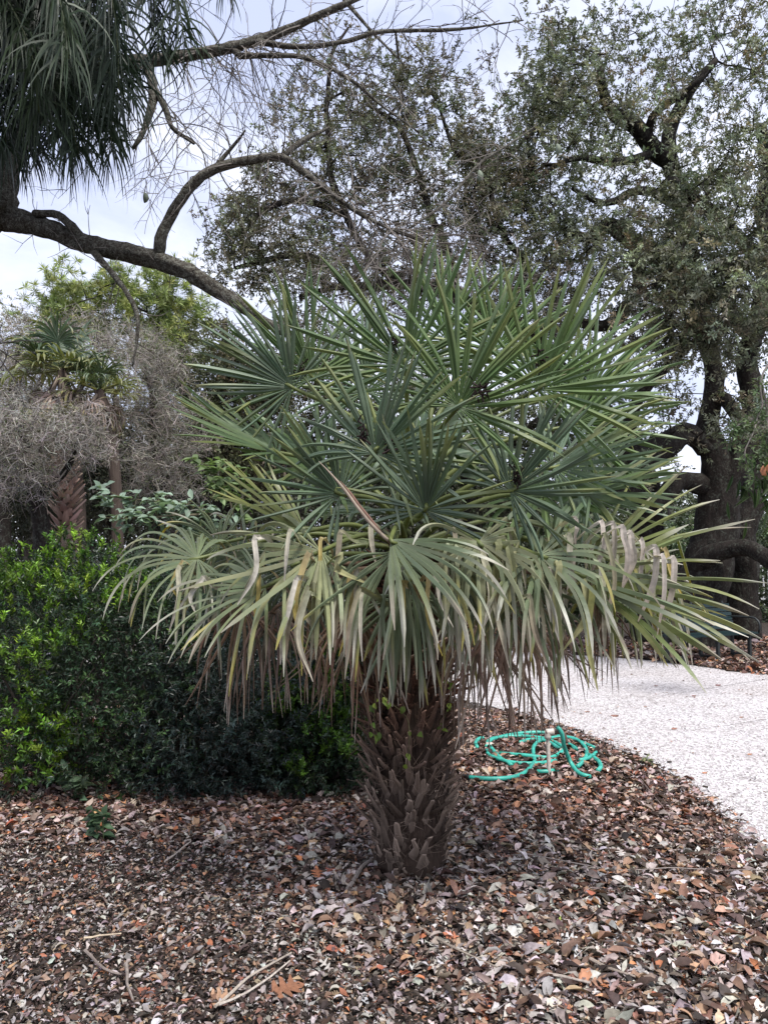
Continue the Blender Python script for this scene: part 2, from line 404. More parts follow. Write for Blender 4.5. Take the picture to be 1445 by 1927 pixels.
def litter(mb, x0, x1, y0, y1, dens, size, r, keep=None):
    n_ = int((x1 - x0) * (y1 - y0) * dens); x = r.uniform(x0, x1, n_) + 0; y = r.uniform(y0, y1, n_)
    k = x < near_x(y) + r.normal(.0, .06, n_) - .02
    k |= (y > far_y(x) - r.exponential(.07, n_))
    k &= np.abs(x) < (y * .53 + .45)
    if keep is not None: k &= keep(x, y, r)
    x = x[k]; y = y[k]; n_ = len(x)
    z = hz(x, y) * np.minimum(1, np.abs(near_x(y) - x) * 3 + .15) + r.uniform(0, .012, n_)
    fine = sm(.35, .62, vnoise(x + 30, y + 3, .9, 8) * .6 + .55 * sm(-.1, -.9, x + .3 * (y - 3.0)) * sm(4.7, 3.9, y))
    right = sm(.2, 1.6, x)
    u = r.uniform(0, 1, n_)
    col = np.where((u < .68 - .05 * right)[:, None], pick(PAL_GREY, n_, r, .2, [3.4, 2.6, 3, 2.2, 2.2, 3.6]), np.where((u < .94)[:, None], pick(PAL_BROWN, n_, r, .2), pick(PAL_ORANGE, n_, r, .2)))
    back = sm(4.0, 4.9, y)                              # fresher red-brown leaves towards the shrubs and the path
    tint = lerp(np.ones(3), A(.96, .80, .75), (back * .7)[:, None]); col = col * tint
    col = col * lerp(1, .78, fine)[:, None]
    pos = np.stack([x, y, z + .004], 1)
    yaw = r.uniform(0, 6.28, n_)
    til = np.abs(r.normal(0, .5, n_))
    d = np.stack([np.cos(yaw), np.sin(yaw), r.normal(0, .25, n_)], 1)
    az = r.uniform(0, 6.28, n_)
    nn = np.stack([np.sin(til) * np.cos(az), np.sin(til) * np.sin(az), np.cos(til)], 1)
    s = size * np.clip(r.lognormal(-.05, .5, n_), .3, 2.3) * lerp(1, .52, fine)
    kk = r.choice(7, n_, p=[.2, .18, .17, .18, .15, .06, .06])
    for i, pr in enumerate(protosL):
        q = kk == i; wd = s[q] * (r.uniform(.26, .58, q.sum()) if i < 5 else r.uniform(.7, 1.0, q.sum()))
        inst(pr, pos[q], d[q], nn[q], s[q], wd, col[q], mb)
def chips(mb, n_, x0, x1, y0, y1, size, r):
    x = r.uniform(x0, x1, n_); y = r.uniform(y0, y1, n_)
    k = (x < near_x(y) + r.normal(0, .05, n_)) & (np.abs(x) < (y * .53 + .45)); x = x[k]; y = y[k]; n_ = len(x)
    pos = np.stack([x, y, hz(x, y) + r.uniform(-.004, .01, n_)], 1); yaw = r.uniform(0, 6.28, n_)
    d = np.stack([np.cos(yaw), np.sin(yaw), r.normal(0, .2, n_)], 1)
    L = size * np.minimum(2, r.lognormal(0, .5, n_))
    inst(BOX, pos, d, unit(A(0, 0, 1) + r.normal(0, .4, (n_, 3))), L, L * r.uniform(.12, .4, n_), pick([(.05, .034, .028), (.09, .062, .05), (.15, .11, .09), (.03, .02, .018), (.24, .19, .15)], n_, r, .2, [4, 3, 1.4, 3, .6]), mb)
r1 = np.random.default_rng(77)
mb = MB()
litter(mb, -2.6, 3.0, 2.25, 3.6, 5600, .041, r1)
litter(mb, -3.0, 3.2, 3.6, 5.2, 4600, .040, r1)
litter(mb, -3.3, 3.4, 5.2, 8.2, 1900, .048, r1)
chips(mb, 9000, -2.6, 2.8, 2.2, 4.6, .016, r1)
chips(mb, 5000, -3, 3, 4.6, 7.5, .02, r1)
tag(mb.build('leaf_litter', M_LITTER, None, True), 'brown and grey fallen leaves and wood mulch covering the planting bed around the palm', 'leaf litter', kind='stuff')
mb = MB()
litter(mb, .5, 9, 9.5, 16, 420, .085, r1, keep=lambda x, y, r: y > far_y(x) - r.exponential(.15, len(x)))
tag(mb.build('far_leaf_litter', M_LITTER), 'reddish brown leaf mulch beyond the pale path, under the bench and oak', 'leaf litter', kind='stuff')
mb = MB(); nd = 900; xd = r1.uniform(.2, 8, nd); yd = r1.uniform(3.5, 12.5, nd); kd = (xd > near_x(yd)) & (yd < far_y(xd)); xd, yd = xd[kd], yd[kd]; nd = len(xd); yaw = r1.uniform(0, 6.28, nd)
inst(protosL[0], np.stack([xd, yd, 0 * xd + .013], 1), np.stack([np.cos(yaw), np.sin(yaw), 0 * xd + .05], 1), unit(A(0, 0, 1) + r1.normal(0, .3, (nd, 3))), r1.uniform(.012, .045, nd), r1.uniform(.006, .018, nd), pick(PAL_BROWN, nd, r1, .2), mb)
tag(mb.build('path_debris', M_LITTER, None, True), 'tiny scattered bits of leaf and bark strewn over the white path', 'leaf litter', kind='stuff')
# white shells strayed off the path
mb = MB()
ns = 1700; i = r1.integers(20, 150, ns); ps = NE[i] + np.stack([-np.abs(r1.exponential(.16, ns)) * .7, -np.abs(r1.exponential(.22, ns)), np.zeros(ns)], 1)
ps[:, :2] += r1.normal(0, .05, (ns, 2)); ps[:, 2] = hz(ps[:, 0], ps[:, 1]) + .012
peb = (A([0, 0, -.3], [.5, .1, 0], [.1, .5, 0], [-.5, 0, 0], [0, -.5, 0], [0, 0, .3]), np.array([[0, 1, 2], [0, 2, 3], [0, 3, 4], [0, 4, 1], [5, 2, 1], [5, 3, 2], [5, 4, 3], [5, 1, 4]]))
def inst3(proto, pos, S, col, mb, r):
    Vp, Fp = proto; n_ = len(pos); a = rdir(n_, r); b_ = unit(np.cross(a, rdir(n_, r))); c_ = np.cross(a, b_)
    V = pos[:, None] + S[:, None, None] * (Vp[None, :, 0:1] * a[:, None] + Vp[None, :, 1:2] * b_[:, None] * .8 + Vp[None, :, 2:3] * c_[:, None])
    mb.add(V.reshape(-1, 3), None, (Fp[None] + (np.arange(n_) * len(Vp))[:, None, None]).reshape(-1, 3), np.repeat(col, len(Vp), 0))
inst3(peb, ps, r1.uniform(.006, .019, ns), pick([(.6, .58, .57), (.45, .43, .42)], ns, r1, .15), mb, r1)
nst = 26000; tt = r1.uniform(0, 1, nst); i = r1.integers(0, 175, nst); q = NE[i] * (1 - tt[:, None] ** 2 * .55) + FE[np.minimum(i + 5, 199)] * (tt[:, None] ** 2 * .55)
q[:, :2] += r1.normal(0, .06, (nst, 2)); q = q[(q[:, 0] > near_x(q[:, 1])) & (q[:, 1] < 10)]; q[:, 2] = .009
inst3(peb, q, r1.uniform(.006, .022, len(q)), pick([(.72, .70, .70), (.55, .52, .51), (.40, .37, .36), (.8, .78, .79)], len(q), r1, .1), mb, r1)
tag(mb.build('shell_gravel', plain('shell_bit', (.6, .6, .6), .8, .1, 80, use_col=True)), 'loose white crushed shell along the path and strayed onto the mulch', 'gravel', kind='stuff')

# big lobed leaves one can pick out
def big_leaf(px, py, size, yaw, col, label, pr, name='oak_leaf'):
    g = G(px, py); b_ = MB(); g = g + A(0, 0, hz(np.array([g[0]]), np.array([g[1]]))[0] + .012)
    inst(pr, g[None] * 0, A([math.cos(yaw), math.sin(yaw), .06]), A([.08, -.12, 1]), size * .88, size * .85, A([*col]), b_)
    o = b_.build(name, M_LITTER); o.location = tuple(g); return tag(o, label, 'leaf', 'large fallen oak leaves')
PB = [proto_lobed(.16, 3, 21), proto_lobed(-.12, 4, 22), proto_lobed(.10, 3, 23)]
for a_ in [(500, 1890, .17, .5, (.25, .115, .065), 'largest orange-brown lobed leaf at the bottom edge beside two pale strips', 0),
           (298, 1893, .10, 2.8, (.27, .10, .06), 'small orange lobed leaf lying on dark mulch near the bottom edge', 1),
           (385, 1905, .12, .3, (.40, .24, .15), 'pale tan lobed leaf at the bottom edge left of the largest orange leaf', 2),
           (190, 1622, .10, 3.0, (.40, .24, .16), 'tan lobed leaf with pointed tips on the mulch left of the palm', 1),
           (84, 1592, .08, 1.6, (.34, .20, .14), 'brown lobed leaf standing on the mulch left of the little seedling', 0),
           (92, 1536, .09, .3, (.36, .18, .11), 'rust lobed leaf just in front of the dark shrubs at left', 2),
           (240, 1762, .09, .2, (.26, .10, .06), 'dark red-brown lobed leaf in the middle of the left mulch', 2),
           (840, 1685, .10, 1.0, (.34, .16, .08), 'brown lobed leaf lying just right of the palm trunk foot', 0),
           (835, 1745, .10, .9, (.50, .25, .11), 'bright tan-orange lobed leaf below the palm trunk', 1),
           (1015, 1810, .10, 1.3, (.46, .17, .08), 'orange lobed leaf beside the tiny green sprig in the foreground', 2),
           (940, 1900, .09, 2.0, (.2, .07, .05), 'dark maroon lobed leaf near the bottom edge', 0),
           (610, 1620, .13, 2.2, (.22, .12, .08), 'broad brown lobed leaf in the shade left of the trunk', 1),
           (620, 1560, .11, .6, (.26, .14, .09), 'brown lobed leaf close to the shrubs left of the trunk', 0),
           (1215, 1895, .12, 2.5, (.24, .12, .09), 'purple-brown lobed leaf at bottom right', 1)]:
    big_leaf(*a_[:6], PB[a_[6]])
# sticks and strips
def stick(pts, rad, col, label, flat=1.0):
    p = np.array([G(x, y) for x, y in pts]); p[:, 2] = hz(p[:, 0], p[:, 1]) + .03
    q = resample(p, .05, .003, len(pts)); base = q[0].copy(); V, Q_, T_ = tube(q - base, np.linspace(rad, rad * .6, len(q)), 6, .12)
    o = mk('stick', V, [Q_, T_], M_LITTER, np.tile(col, (len(V), 1))); o.location = tuple(base)
    return tag(o, label, 'stick', 'sticks lying on the mulch')
stick([(405, 1925), (470, 1868), (548, 1815)], .006, (.42, .36, .30), 'upper of two long pale strips beside the largest orange leaf')
stick([(412, 1922), (490, 1880), (545, 1833)], .005, (.5, .44, .38), 'lower of two long pale strips beside the largest orange leaf')
stick([(158, 1790), (190, 1786), (228, 1783)], .005, (.52, .42, .30), 'short straight tan stick lying level on the left mulch')
stick([(160, 1815), (200, 1852), (228, 1862)], .006, (.22, .18, .155), 'grey forked twig below the short tan stick')
stick([(238, 1845), (243, 1880), (250, 1910)], .006, (.26, .22, .19), 'upright grey twig at the bottom left')
stick([(790, 1770), (850, 1805), (935, 1840)], .005, (.30, .25, .20), 'long thin grey stick below the trunk, falling to the right')
stick([(1010, 1850), (1060, 1858), (1110, 1872)], .007, (.42, .36, .31), 'pale stick in the foreground right of centre')
stick([(1110, 1828), (1150, 1845), (1195, 1862)], .007, (.33, .27, .22), 'thicker brown stick in the right foreground')
stick([(980, 1625), (1150, 1655), (1300, 1660), (1443, 1661)], .003, (.34, .29, .26), 'very thin long straw reaching to the path edge at right')
stick([(310, 1640), (360, 1603), (352, 1600)], .005, (.42, .36, .32), 'pale bent strip on the mulch in the middle left')
stick([(655, 1692), (690, 1645), (735, 1625)], .012, (.28, .24, .215), 'curved grey fallen leaf stalk at the left foot of the palm')
stick([(627, 1655), (640, 1672), (655, 1685)], .007, (.46, .38, .31), 'short pale chip in front of the curved grey stalk')
stick([(1205, 1480), (1255, 1545), (1262, 1560)], .005, (.2, .15, .13), 'dark thin twig near the path edge')
# dry leaves on the white path
DL = ['brown leaf on the white path behind the standpipe, larger of the two there', 'reddish leaf alone in the middle of the white path', 'small reddish leaf on the white path near its far mulch edge at right',
      'dry leaf on the white path left of the one nearest the far edge', 'small brown leaf on the near edge of the white path beside the palm ribs', 'tiny reddish leaf on the white path under the right palm fronds',
      'orange leaf on the white path at the right border of the picture', 'orange leaf lowest on the white path, near the mulch', 'greyish leaf on the white path beneath the hanging fronds', 'brown leaf at right on the white path, halfway to the bench']
for px, py, s, c in [(1148, 1348, .1, (.24, .13, .10)), (1262, 1372, .07, (.3, .15, .11)), (1345, 1290, .09, (.2, .1, .09)), (1300, 1310, .07, (.22, .12, .1)), (1100, 1340, .06, (.25, .14, .11)),
                     (1230, 1291, .06, (.22, .13, .11)), (1405, 1420, .05, (.4, .2, .12)), (1320, 1455, .05, (.42, .2, .12)), (1210, 1330, .05, (.3, .2, .16)), (1390, 1350, .05, (.34, .2, .15))]:
    g = G(px, py, .012); b_ = MB(); inst(protosL[2], g[None] * 0, A([1, .3, .05]), A([0, -.35, 1]), s, s * .5, A([*c]), b_)
    o = b_.build('dry_leaf', M_LITTER); o.location = tuple(g)
    tag(o, DL.pop(0), 'leaf', 'dry leaves on the path')

# ------------------------------------------------------------------ the fan palm
def fan_blade(mb, hub, ax, nv, Rr, n_, spread, r, col, tipc, droop=.25, t0=.35, cup=.12, fold=.55, gaps=.05, mess=1.0, stiff=0.0, bunch=1.0, foldp=0, foldt=(.5, .7), tipfrac=.12, yel=.2, wide=1.0, dead=0, asym=0):
    """one palmate blade: V-folded segments joined near the hub, free and bending beyond"""
    ax = unit(ax); nv = unit(nv - ax * np.dot(nv, ax)); side = np.cross(ax, nv)
    dph = spread / n_; K = 16
    for k in range(n_):
        if r.random() < gaps: continue
        uu = (k + .5) / n_ * 2 - 1; ph = math.copysign(abs(uu) ** bunch, uu) * spread / 2 + r.normal(0, dph * .2)
        c, s = math.cos(ph), math.sin(ph)
        d = ax * c + side * s
        back = max(0, -c)
        Rk = Rr * (1 - .30 * (abs(ph) / (spread / 2)) ** 2.2) * r.uniform(.86, 1.05)
        split = (.30 + .05 * stiff) + .03 * r.normal()
        wmax = 2 * split * Rr * math.tan(dph / 2) * wide * r.uniform(.75, 1.1)
        tw = r.normal(0, .6)
        dr = droop * min(3.0, r.lognormal(-.1, .55 * mess)) * (1 + .5 * back) * (lerp(1, .12 + 2.2 * sm(1.3, 2.3, abs(ph)), stiff))
        tf = r.uniform(*foldt) if r.random() < foldp else 9
        tip = r.random(); tcol = tipc[r.integers(len(tipc))]; kc = col * r.uniform(.85, 1.15) * (1 + r.normal(0, .04, 3))
        yk = r.random() < yel
        pos = hub.copy(); dirv = unit(d + nv * cup); ts = np.linspace(0, 1, K); dt = 1 / (K - 1)
        wob = r.normal(0, .07 * mess, 3)
        rows = []; cols = []
        sdir = np.cross(nv, d)
        for i, t in enumerate(ts):
            if i:
                g = dr * max(0, t - t0) * 3.0 * dt * 4
                if t > tf: 
                    dirv = unit(dirv * .25 + A(0, 0, -1) + wob * 2); tf = 99; folded = True
                dirv = unit(dirv + A(0, 0, -1) * g + wob * dt * 3)
                pos = pos + dirv * Rk * dt
            if t < split: w = min(wmax, 2 * t * Rk * math.tan(dph / 2) * 1.02)
            else:
                w = wmax * (1 - .18 * sm(split, .9, t)) * (1 - sm(.84, 1.0, t) * .80)
            if dead: w *= lerp(1, .6, sm(.2, .6, t))
            if i == K - 1: w = wmax * .16
            sd_ = unit(sdir - dirv * np.dot(sdir, dirv)); nn = np.cross(dirv, -sd_)
            a_ = tw * sm(split, 1, t); sd2 = sd_ * math.cos(a_) + nn * math.sin(a_); nn2 = -sd_ * math.sin(a_) + nn * math.cos(a_)
            f = fold * (1.0 if t > .1 else t * 10)
            w = max(w, .0015)
            rows += [pos - sd2 * w / 2 + nn2 * w * f * .5, pos - nn2 * w * f * .5, pos + sd2 * w / 2 + nn2 * w * f * .5]
            cc = kc.copy()
            if yk: cc = lerp(cc, A(.30, .28, .05), .55 * sm(.3, .9, t))
            e = lerp(cc, cc * 1.2 + .01, .8)
            tt_ = sm(1 - tipfrac * (.3 + tip * 1.6) - .05, 1 - tipfrac * tip * .6, t)
            e = lerp(e, tcol, tt_); cc = lerp(cc, tcol, tt_)
            cols += [e, lerp(cc, cc * 1.1 + .01, .5), cc]
        i = np.arange(K - 1)[:, None] * 3; j = np.array([[0, 1]])
        a = i + j; Q_ = np.stack([a, a + 1, a + 4, a + 3], -1).reshape(-1, 4)
        mb.add(np.array(rows), Q_, None, np.array(cols))
TR = A(.13, 3.98, 0)
root = empty('fan_palm', TR, 'large green fan palm with shaggy brown trunk, in the middle of the leaf-strewn bed', 'palm tree')
CR = TR + A(0, 0, 1.62)
GREEN = A(.096, .152, .038); BLUE = A(.120, .165, .104); SAGE = A(.20, .228, .125); PALE = A(.31, .315, .175); YOLK = A(.20, .215, .055); DEAD = A(.19, .12, .08); GREYD = A(.30, .25, .225)
TIPG = [A(.25, .26, .05), A(.10, .14, .04), A(.30, .26, .12)]
TIPB = [A(.56, .50, .44), A(.34, .26, .21), A(.62, .58, .50), A(.46, .37, .08), A(.50, .44, .36)]
def scr(ang, tow, up=0):
    a = R_(ang); return unit(A(math.cos(a), -tow, math.sin(a) + up))
rp_ = np.random.default_rng(3)
def frond(hub, ax, nv, Rr, col, tips, n_=34, spread=300, label=None, r=rp_, start=None, pet=.011, **kw):
    blade = MB(); fan_blade(blade, hub, ax, nv, Rr, n_, R_(spread), r, col * r.uniform(.8, 1.25), tips, **kw)
    bo = blade.build('frond', M_DRY if kw.get('dead') else M_FROND, root, False)
    s0 = start if start is not None else CR + A(r.normal(0, .06), r.normal(0, .06), min(.35, max(-.45, (hub[2] - CR[2]) * .35)))
    L = np.linalg.norm(hub - s0); mid = (s0 + hub) / 2 + A(0, 0, .10 * L) * (1 if hub[2] > s0[2] - .2 else .6)
    q = resample([s0, mid, hub, hub + unit(ax) * .03], .05); V, Q_, T_ = tube(q, np.linspace(pet * 1.5, pet * .75, len(q)), 6)
    pc = lerp(A(.20, .23, .07), A(.14, .17, .06), r.random()) if not kw.get('dead') else A(.16, .11, .075)
    mb_ = MB(); mb_.add(V, Q_, T_, pc)
    # dark fibre scraps where stalk meets blade
    mb_.build('petiole', M_FROND if not kw.get('dead') else M_DRY, bo, True)
    if label: bo['label'] = label
    return bo
# --- main fans as seen: (hub px, py, Y, screen angle, towards viewer, nv, R, style)
G_ = dict(droop=.16, tipfrac=.06, yel=.3, stiff=1.0, bunch=1.45, mess=.8, n_=34, gaps=.10, wide=.9)
def U(px, py, Y, ang, tow, nv, Rr, col=GREEN, **kw):
    k = dict(G_); k.update(kw); k['spread'] = k.get('spread', 300) * .84; return frond(P(px, py, Y), scr(ang, tow), A(*nv), Rr, col, TIPG, **k)
U(550, 729, 3.75, 140, .15, (-.1, -.75, -.1), .52, BLUE * 1.25, spread=290)
U(589, 711, 3.9, 112, .1, (.3, -.8, 0), .57, GREEN, spread=280)
U(689, 737, 4.2, 95, .1, (0, -1, .1), .56, BLUE * 1.5)
U(763, 689, 3.55, 90, .12, (0, -1, .25), .64, GREEN * .95, spread=270)
U(706, 853, 3.25, 62, .25, (.1, -1, .45), .50, BLUE, spread=320)
U(862, 765, 3.30, 62, .2, (.1, -1, .4), .57, GREEN * 1.05, spread=290, yel=.5)
U(1013, 732, 3.5, 60, .15, (.15, -1, .35), .63, GREEN * 1.1, spread=290, yel=.5)
U(1075, 800, 3.95, 35, -.1, (.5, -.8, .4), .60, GREEN * 1.1, spread=270)
U(1040, 880, 3.8, 22, .1, (.3, -.6, .7), .58, BLUE * 1.2, spread=250)
U(959, 924, 3.35, 45, .3, (.1, -1, .6), .50, BLUE * .8, spread=300)
U(520, 850, 3.8, 158, .1, (-.2, -.35, .9), .58, GREEN * .9, spread=220)
U(575, 1000, 3.5, 150, .3, (-.2, -.5, .8), .50, YOLK * .75, spread=150, n_=18, yel=.5)
U(640, 930, 3.4, 135, .35, (-.2, -1, .5), .46, BLUE * .8, spread=310)
U(800, 960, 3.2, 80, .5, (0, -1, .7), .44, BLUE * .75, spread=310)
U(840, 640, 4.4, 85, 0, (0, -1, .2), .56, GREEN * 1.2)
U(930, 660, 4.3, 78, 0, (0, -1, .2), .55, GREEN * 1.3)
U(1110, 735, 4.3, 48, 0, (.3, -1, .2), .55, GREEN * 1.2)
U(1100, 930, 4.1, 15, .1, (.3, -.8, .5), .50, BLUE * 1.2)
# random inner and back fans
for k in range(8):
    az = rp_.uniform(0, 2 * math.pi); el = R_(rp_.uniform(5, 65)); rad = rp_.uniform(.55, .95)
    d = A(math.cos(az) * math.cos(el), math.sin(az) * math.cos(el), math.sin(el))
    if d[1] < -.45: d[1] *= -1
    hub = CR + A(0, 0, .15) + d * rad * A(1, .85, .85)
    frond(hub, unit(d + rp_.normal(0, .2, 3)), A(-d[0] * .3, -d[1] * .5 - .5, .9), rp_.uniform(.46, .58), [GREEN, BLUE, BLUE * 1.3, GREEN * .8][k % 4] * rp_.uniform(.8, 1.2), TIPG, droop=rp_.uniform(.1, .3), tipfrac=.08, yel=.15, n_=30, stiff=.8)
# --- lower, older fans: sage and bending over
def Lf(px, py, Y, ang, tow, nv, Rr, col=SAGE, **kw):
    k = dict(droop=.5, t0=.22, tipfrac=.26, yel=.35, cup=.1, gaps=.22, foldp=.22, foldt=(.3, .6), n_=30, mess=1.2, wide=.85); k.update(kw)
    return frond(P(px, py, Y), scr(ang, tow), A(*nv), Rr, col, TIPB, **k)
Lf(372, 1051, 3.55, 185, .25, (-.1, -.7, .8), .52, SAGE, spread=250, n_=36, droop=.75, gaps=.06, mess=.8)
Lf(415, 1022, 3.8, 155, .0, (-.2, -.8, .5), .34, SAGE * .8, spread=230, droop=.3)
Lf(604, 1037, 3.25, 215, .3, (-.1, -.8, .75), .62, PALE * .95, spread=190, n_=22, droop=.45, foldp=.2)
Lf(500, 1104, 3.35, 190, .25, (-.05, -.6, .8), .58, SAGE * 1.05, spread=170, n_=26, droop=.3, tipfrac=.35, gaps=.06, mess=.8)
Lf(735, 1015, 3.0, 322, .45, (0, -.9, .9), .60, SAGE * .95, spread=105, n_=14, wide=.9, droop=.2, foldp=.1, gaps=.2)
Lf(770, 1085, 3.35, 270, .05, (0, -1, .1), .56, SAGE * .8, spread=70, n_=10, droop=.3, foldp=0, wide=1.3, gaps=.05)
Lf(740, 1040, 3.15, 282, .4, (0, -1, .5), .60, SAGE * .75, spread=200, droop=.7)
Lf(900, 1020, 3.1, 290, .6, (.1, -.8, .9), .52, PALE * .8, spread=280, droop=.5, foldp=.7, foldt=(.25, .5))
Lf(1015, 1045, 3.2, 330, .5, (.1, -.7, .9), .54, SAGE * .8, spread=280, droop=.4, foldp=.45, foldt=(.3, .6))
Lf(1102, 1094, 3.5, -6, .12, (.05, -.75, .75), .80, YOLK * .9, spread=110, n_=19, droop=.07, foldp=.08, tipfrac=.15, wide=1.25, gaps=.04, mess=.7)
Lf(1085, 1080, 3.3, -26, .3, (.05, -.8, .8), .62, SAGE * .9, spread=90, n_=13, droop=.10, tipfrac=.25, gaps=.05, mess=.8, wide=1.2)
Lf(1120, 1050, 3.7, 20, 0, (.1, -.7, .8), .74, YOLK * .9, spread=100, n_=13, droop=.05, gaps=.1, mess=.7)
f_ = Lf(1100, 1040, 3.55, 8, .1, (.05, -.25, 1), .50, lerp(PALE, GREYD, .35), spread=170, n_=20, droop=.1, foldp=1, foldt=(.42, .62), tipfrac=.55); f_['label'] = 'frond whose dry whitish tips are folded straight down'
Lf(1000, 1100, 3.3, 300, .3, (.1, -1, .5), .50, SAGE * .75, spread=220, droop=.6)
Lf(880, 1075, 3.25, 285, .35, (0, -1, .4), .50, SAGE * .7, spread=130, n_=16, droop=.35, foldp=.3)
Lf(560, 1060, 3.7, 215, .1, (-.2, -1, .4), .52, SAGE * .7, spread=240, droop=.6)
Lf(1180, 1110, 4.0, -25, 0, (.3, -.9, .5), .50, SAGE * .8, spread=220, droop=.4)
Lf(470, 1040, 4.1, 190, -.1, (-.3, -.9, .5), .52, SAGE * .8, spread=240, droop=.5)
Lf(1060, 1000, 4.4, 5, -.3, (.3, -.6, .8), .5, SAGE * .7, droop=.4)
Lf(760, 1120, 3.4, 270, .2, (0, -1, .2), .48, SAGE * .6, spread=180, n_=20, droop=.5)
Lf(920, 1130, 3.6, 275, .1, (0, -1, .2), .46, SAGE * .55, spread=200, droop=.5)
Lf(840, 1060, 4.5, 290, -.4, (0, -.5, 1), .5, SAGE * .6, droop=.6)
Lf(640, 1030, 4.6, 230, -.4, (0, -.5, 1), .5, SAGE * .6, droop=.6)
# --- dead brown skirt
for px, py, Y, ang, Rr in [(455, 1120, 3.9, 262, .46), (520, 1130, 3.9, 268, .46), (585, 1110, 4.0, 270, .44), (665, 1135, 3.8, 268, .50), (655, 1130, 4.2, 275, .5), (905, 1150, 3.75, 262, .52), (960, 1140, 3.7, 272, .52), (1000, 1150, 4.0, 278, .46), (1040, 1130, 4.1, 268, .44), (870, 1140, 4.1, 270, .48), (1120, 1120, 4.1, 280, .40), (730, 1120, 4.3, 270, .46)]:
    frond(P(px, py + 12, Y - .32), scr(ang, .05), A(rp_.normal(0, .4), -1, .2), Rr * 1.18, lerp(DEAD, GREYD, rp_.uniform(0, .6)) * rp_.uniform(.8, 1.35), [A(.12, .08, .06), A(.35, .29, .25)], n_=20, spread=120, droop=.55, t0=.15, dead=1, fold=.5, cup=.02, tipfrac=.3, yel=0, mess=2.2, gaps=.1)
# broken dry stalk leaning across the front
mb = MB()
for pts, rad, c in [([P(600, 868, 3.0), P(655, 925, 3.0), P(700, 985, 3.0), P(735, 1020, 3.02)], .006, (.38, .31, .24)), ([P(640, 905, 3.01), P(680, 950, 3.01), P(715, 1000, 3.02)], .006, (.22, .13, .10))]:
    q = resample(pts, .03, .004, 3); V, Q_, T_ = tube(q, np.interp(np.linspace(0, 1, len(q)), [0, .3, 1], [.2, 1, 1.4]) * rad, 6, .1); mb.add(V, Q_, T_, c)
o = mb.build('broken_stalk', M_DRY, root, True)
# folded dry ribbons on the right-hand front
rr = np.random.default_rng(9)
def ribbon(pts, w, col, tip=None):
    mb = MB()
    q = resample(pts, .02); n_ = len(q); tg = unit(np.gradient(q, axis=0)); s = unit(np.cross(tg, A(rr.normal(.1, .35), -1, rr.normal(.2, .3)))); s = unit(s + .001)
    ww = w * np.interp(np.linspace(0, 1, n_), [0, .15, .8, 1], [.7, 1, .9, .15])
    f = unit(np.cross(s, tg)) * .2 * ww[:, None]
    V = np.stack([q - s * ww[:, None] / 2 + f, q, q + s * ww[:, None] / 2 + f], 1).reshape(-1, 3)
    i = np.arange(n_ - 1)[:, None] * 3 + np.array([[0, 1]]); Q_ = np.stack([i, i + 1, i + 4, i + 3], -1).reshape(-1, 4)
    C = np.repeat(lerp(A(*col), A(*(tip if tip is not None else col)), np.linspace(0, 1, n_)[:, None] ** 1.5), 3, 0)
    mb.add(V, Q_, None, C); mb.build('folded_segment', M_DRY, root, False)
for x, y, b_ in [(1130, 982, 1095), (1153, 985, 1100), (1170, 992, 1105), (1185, 1003, 1110), (1205, 1015, 1130), (1232, 1030, 1170), (1245, 1045, 1195), (1265, 1050, 1185), (1075, 1030, 1160), (1082, 975, 1040)]:
    Y = 3.25 + rr.uniform(-.05, .1)
    ribbon([P(x - 60, y + 46, Y + .25), P(x - 30, y + 16, Y + .12), P(x - 5, y, Y), P(x + 1, y + 3, Y - .01), P(x + 3, y + 20, Y - .01), P(x + 1 + rr.normal(0, 4), (y + b_) / 2, Y), P(x - 10 + rr.normal(0, 12), b_, Y + .02)], .026 * rr.uniform(.75, 1.15), (.60, .55, .50), (.40, .33, .28))
for x, y, b_, c in [(920, 1012, 1190, SAGE * 1.1), (935, 1022, 1150, SAGE), (955, 1030, 1190, SAGE * .9), (1095, 1095, 1225, PALE), (1110, 1108, 1300, YOLK), (1048, 1060, 1190, PALE), (868, 1025, 1130, PALE), (640, 1045, 1100, PALE)]:
    Y = 3.1 + rr.uniform(-.05, .1)
    ribbon([P(x - 40, y + 50, Y + .3), P(x - 22, y + 18, Y + .14), P(x - 3, y, Y), P(x + 3, y + 4, Y - .02), P(x + 4 + rr.normal(0, 8), (y + b_) / 2, Y), P(x + rr.normal(0, 25), b_, Y + .02)], .03, tuple(c), (.34, .32, .16))
for k in range(48):
    px = rr.uniform(300, 1270); yy = rr.uniform(975, 1110) + 30 * abs(px - 770) / 500; Y = 4.0 - .92 * math.sqrt(max(.05, 1 - ((px - 770) / 600) ** 2)) + rr.normal(0, .07)
    o_ = 1 if px > 770 else -1; ln = rr.uniform(70, 190); dx = -o_ * rr.uniform(15, 60); c = [PALE, SAGE * 1.1, A(.45, .41, .36), A(.36, .29, .23), SAGE][k % 5] * rr.uniform(.8, 1.15)
    ribbon([P(px + dx, yy + rr.uniform(15, 60), Y + .25), P(px + dx * .45, yy + rr.uniform(2, 22), Y + .1), P(px - 3 * o_, yy, Y), P(px + 3 * o_, yy + 5, Y - .01), P(px + o_ * rr.uniform(0, 25), yy + ln * .5, Y - .02), P(px + o_ * rr.uniform(-15, 45), yy + ln, Y)], .026 * rr.uniform(.6, 1.1), tuple(c), tuple(TIPB[k % 5]))
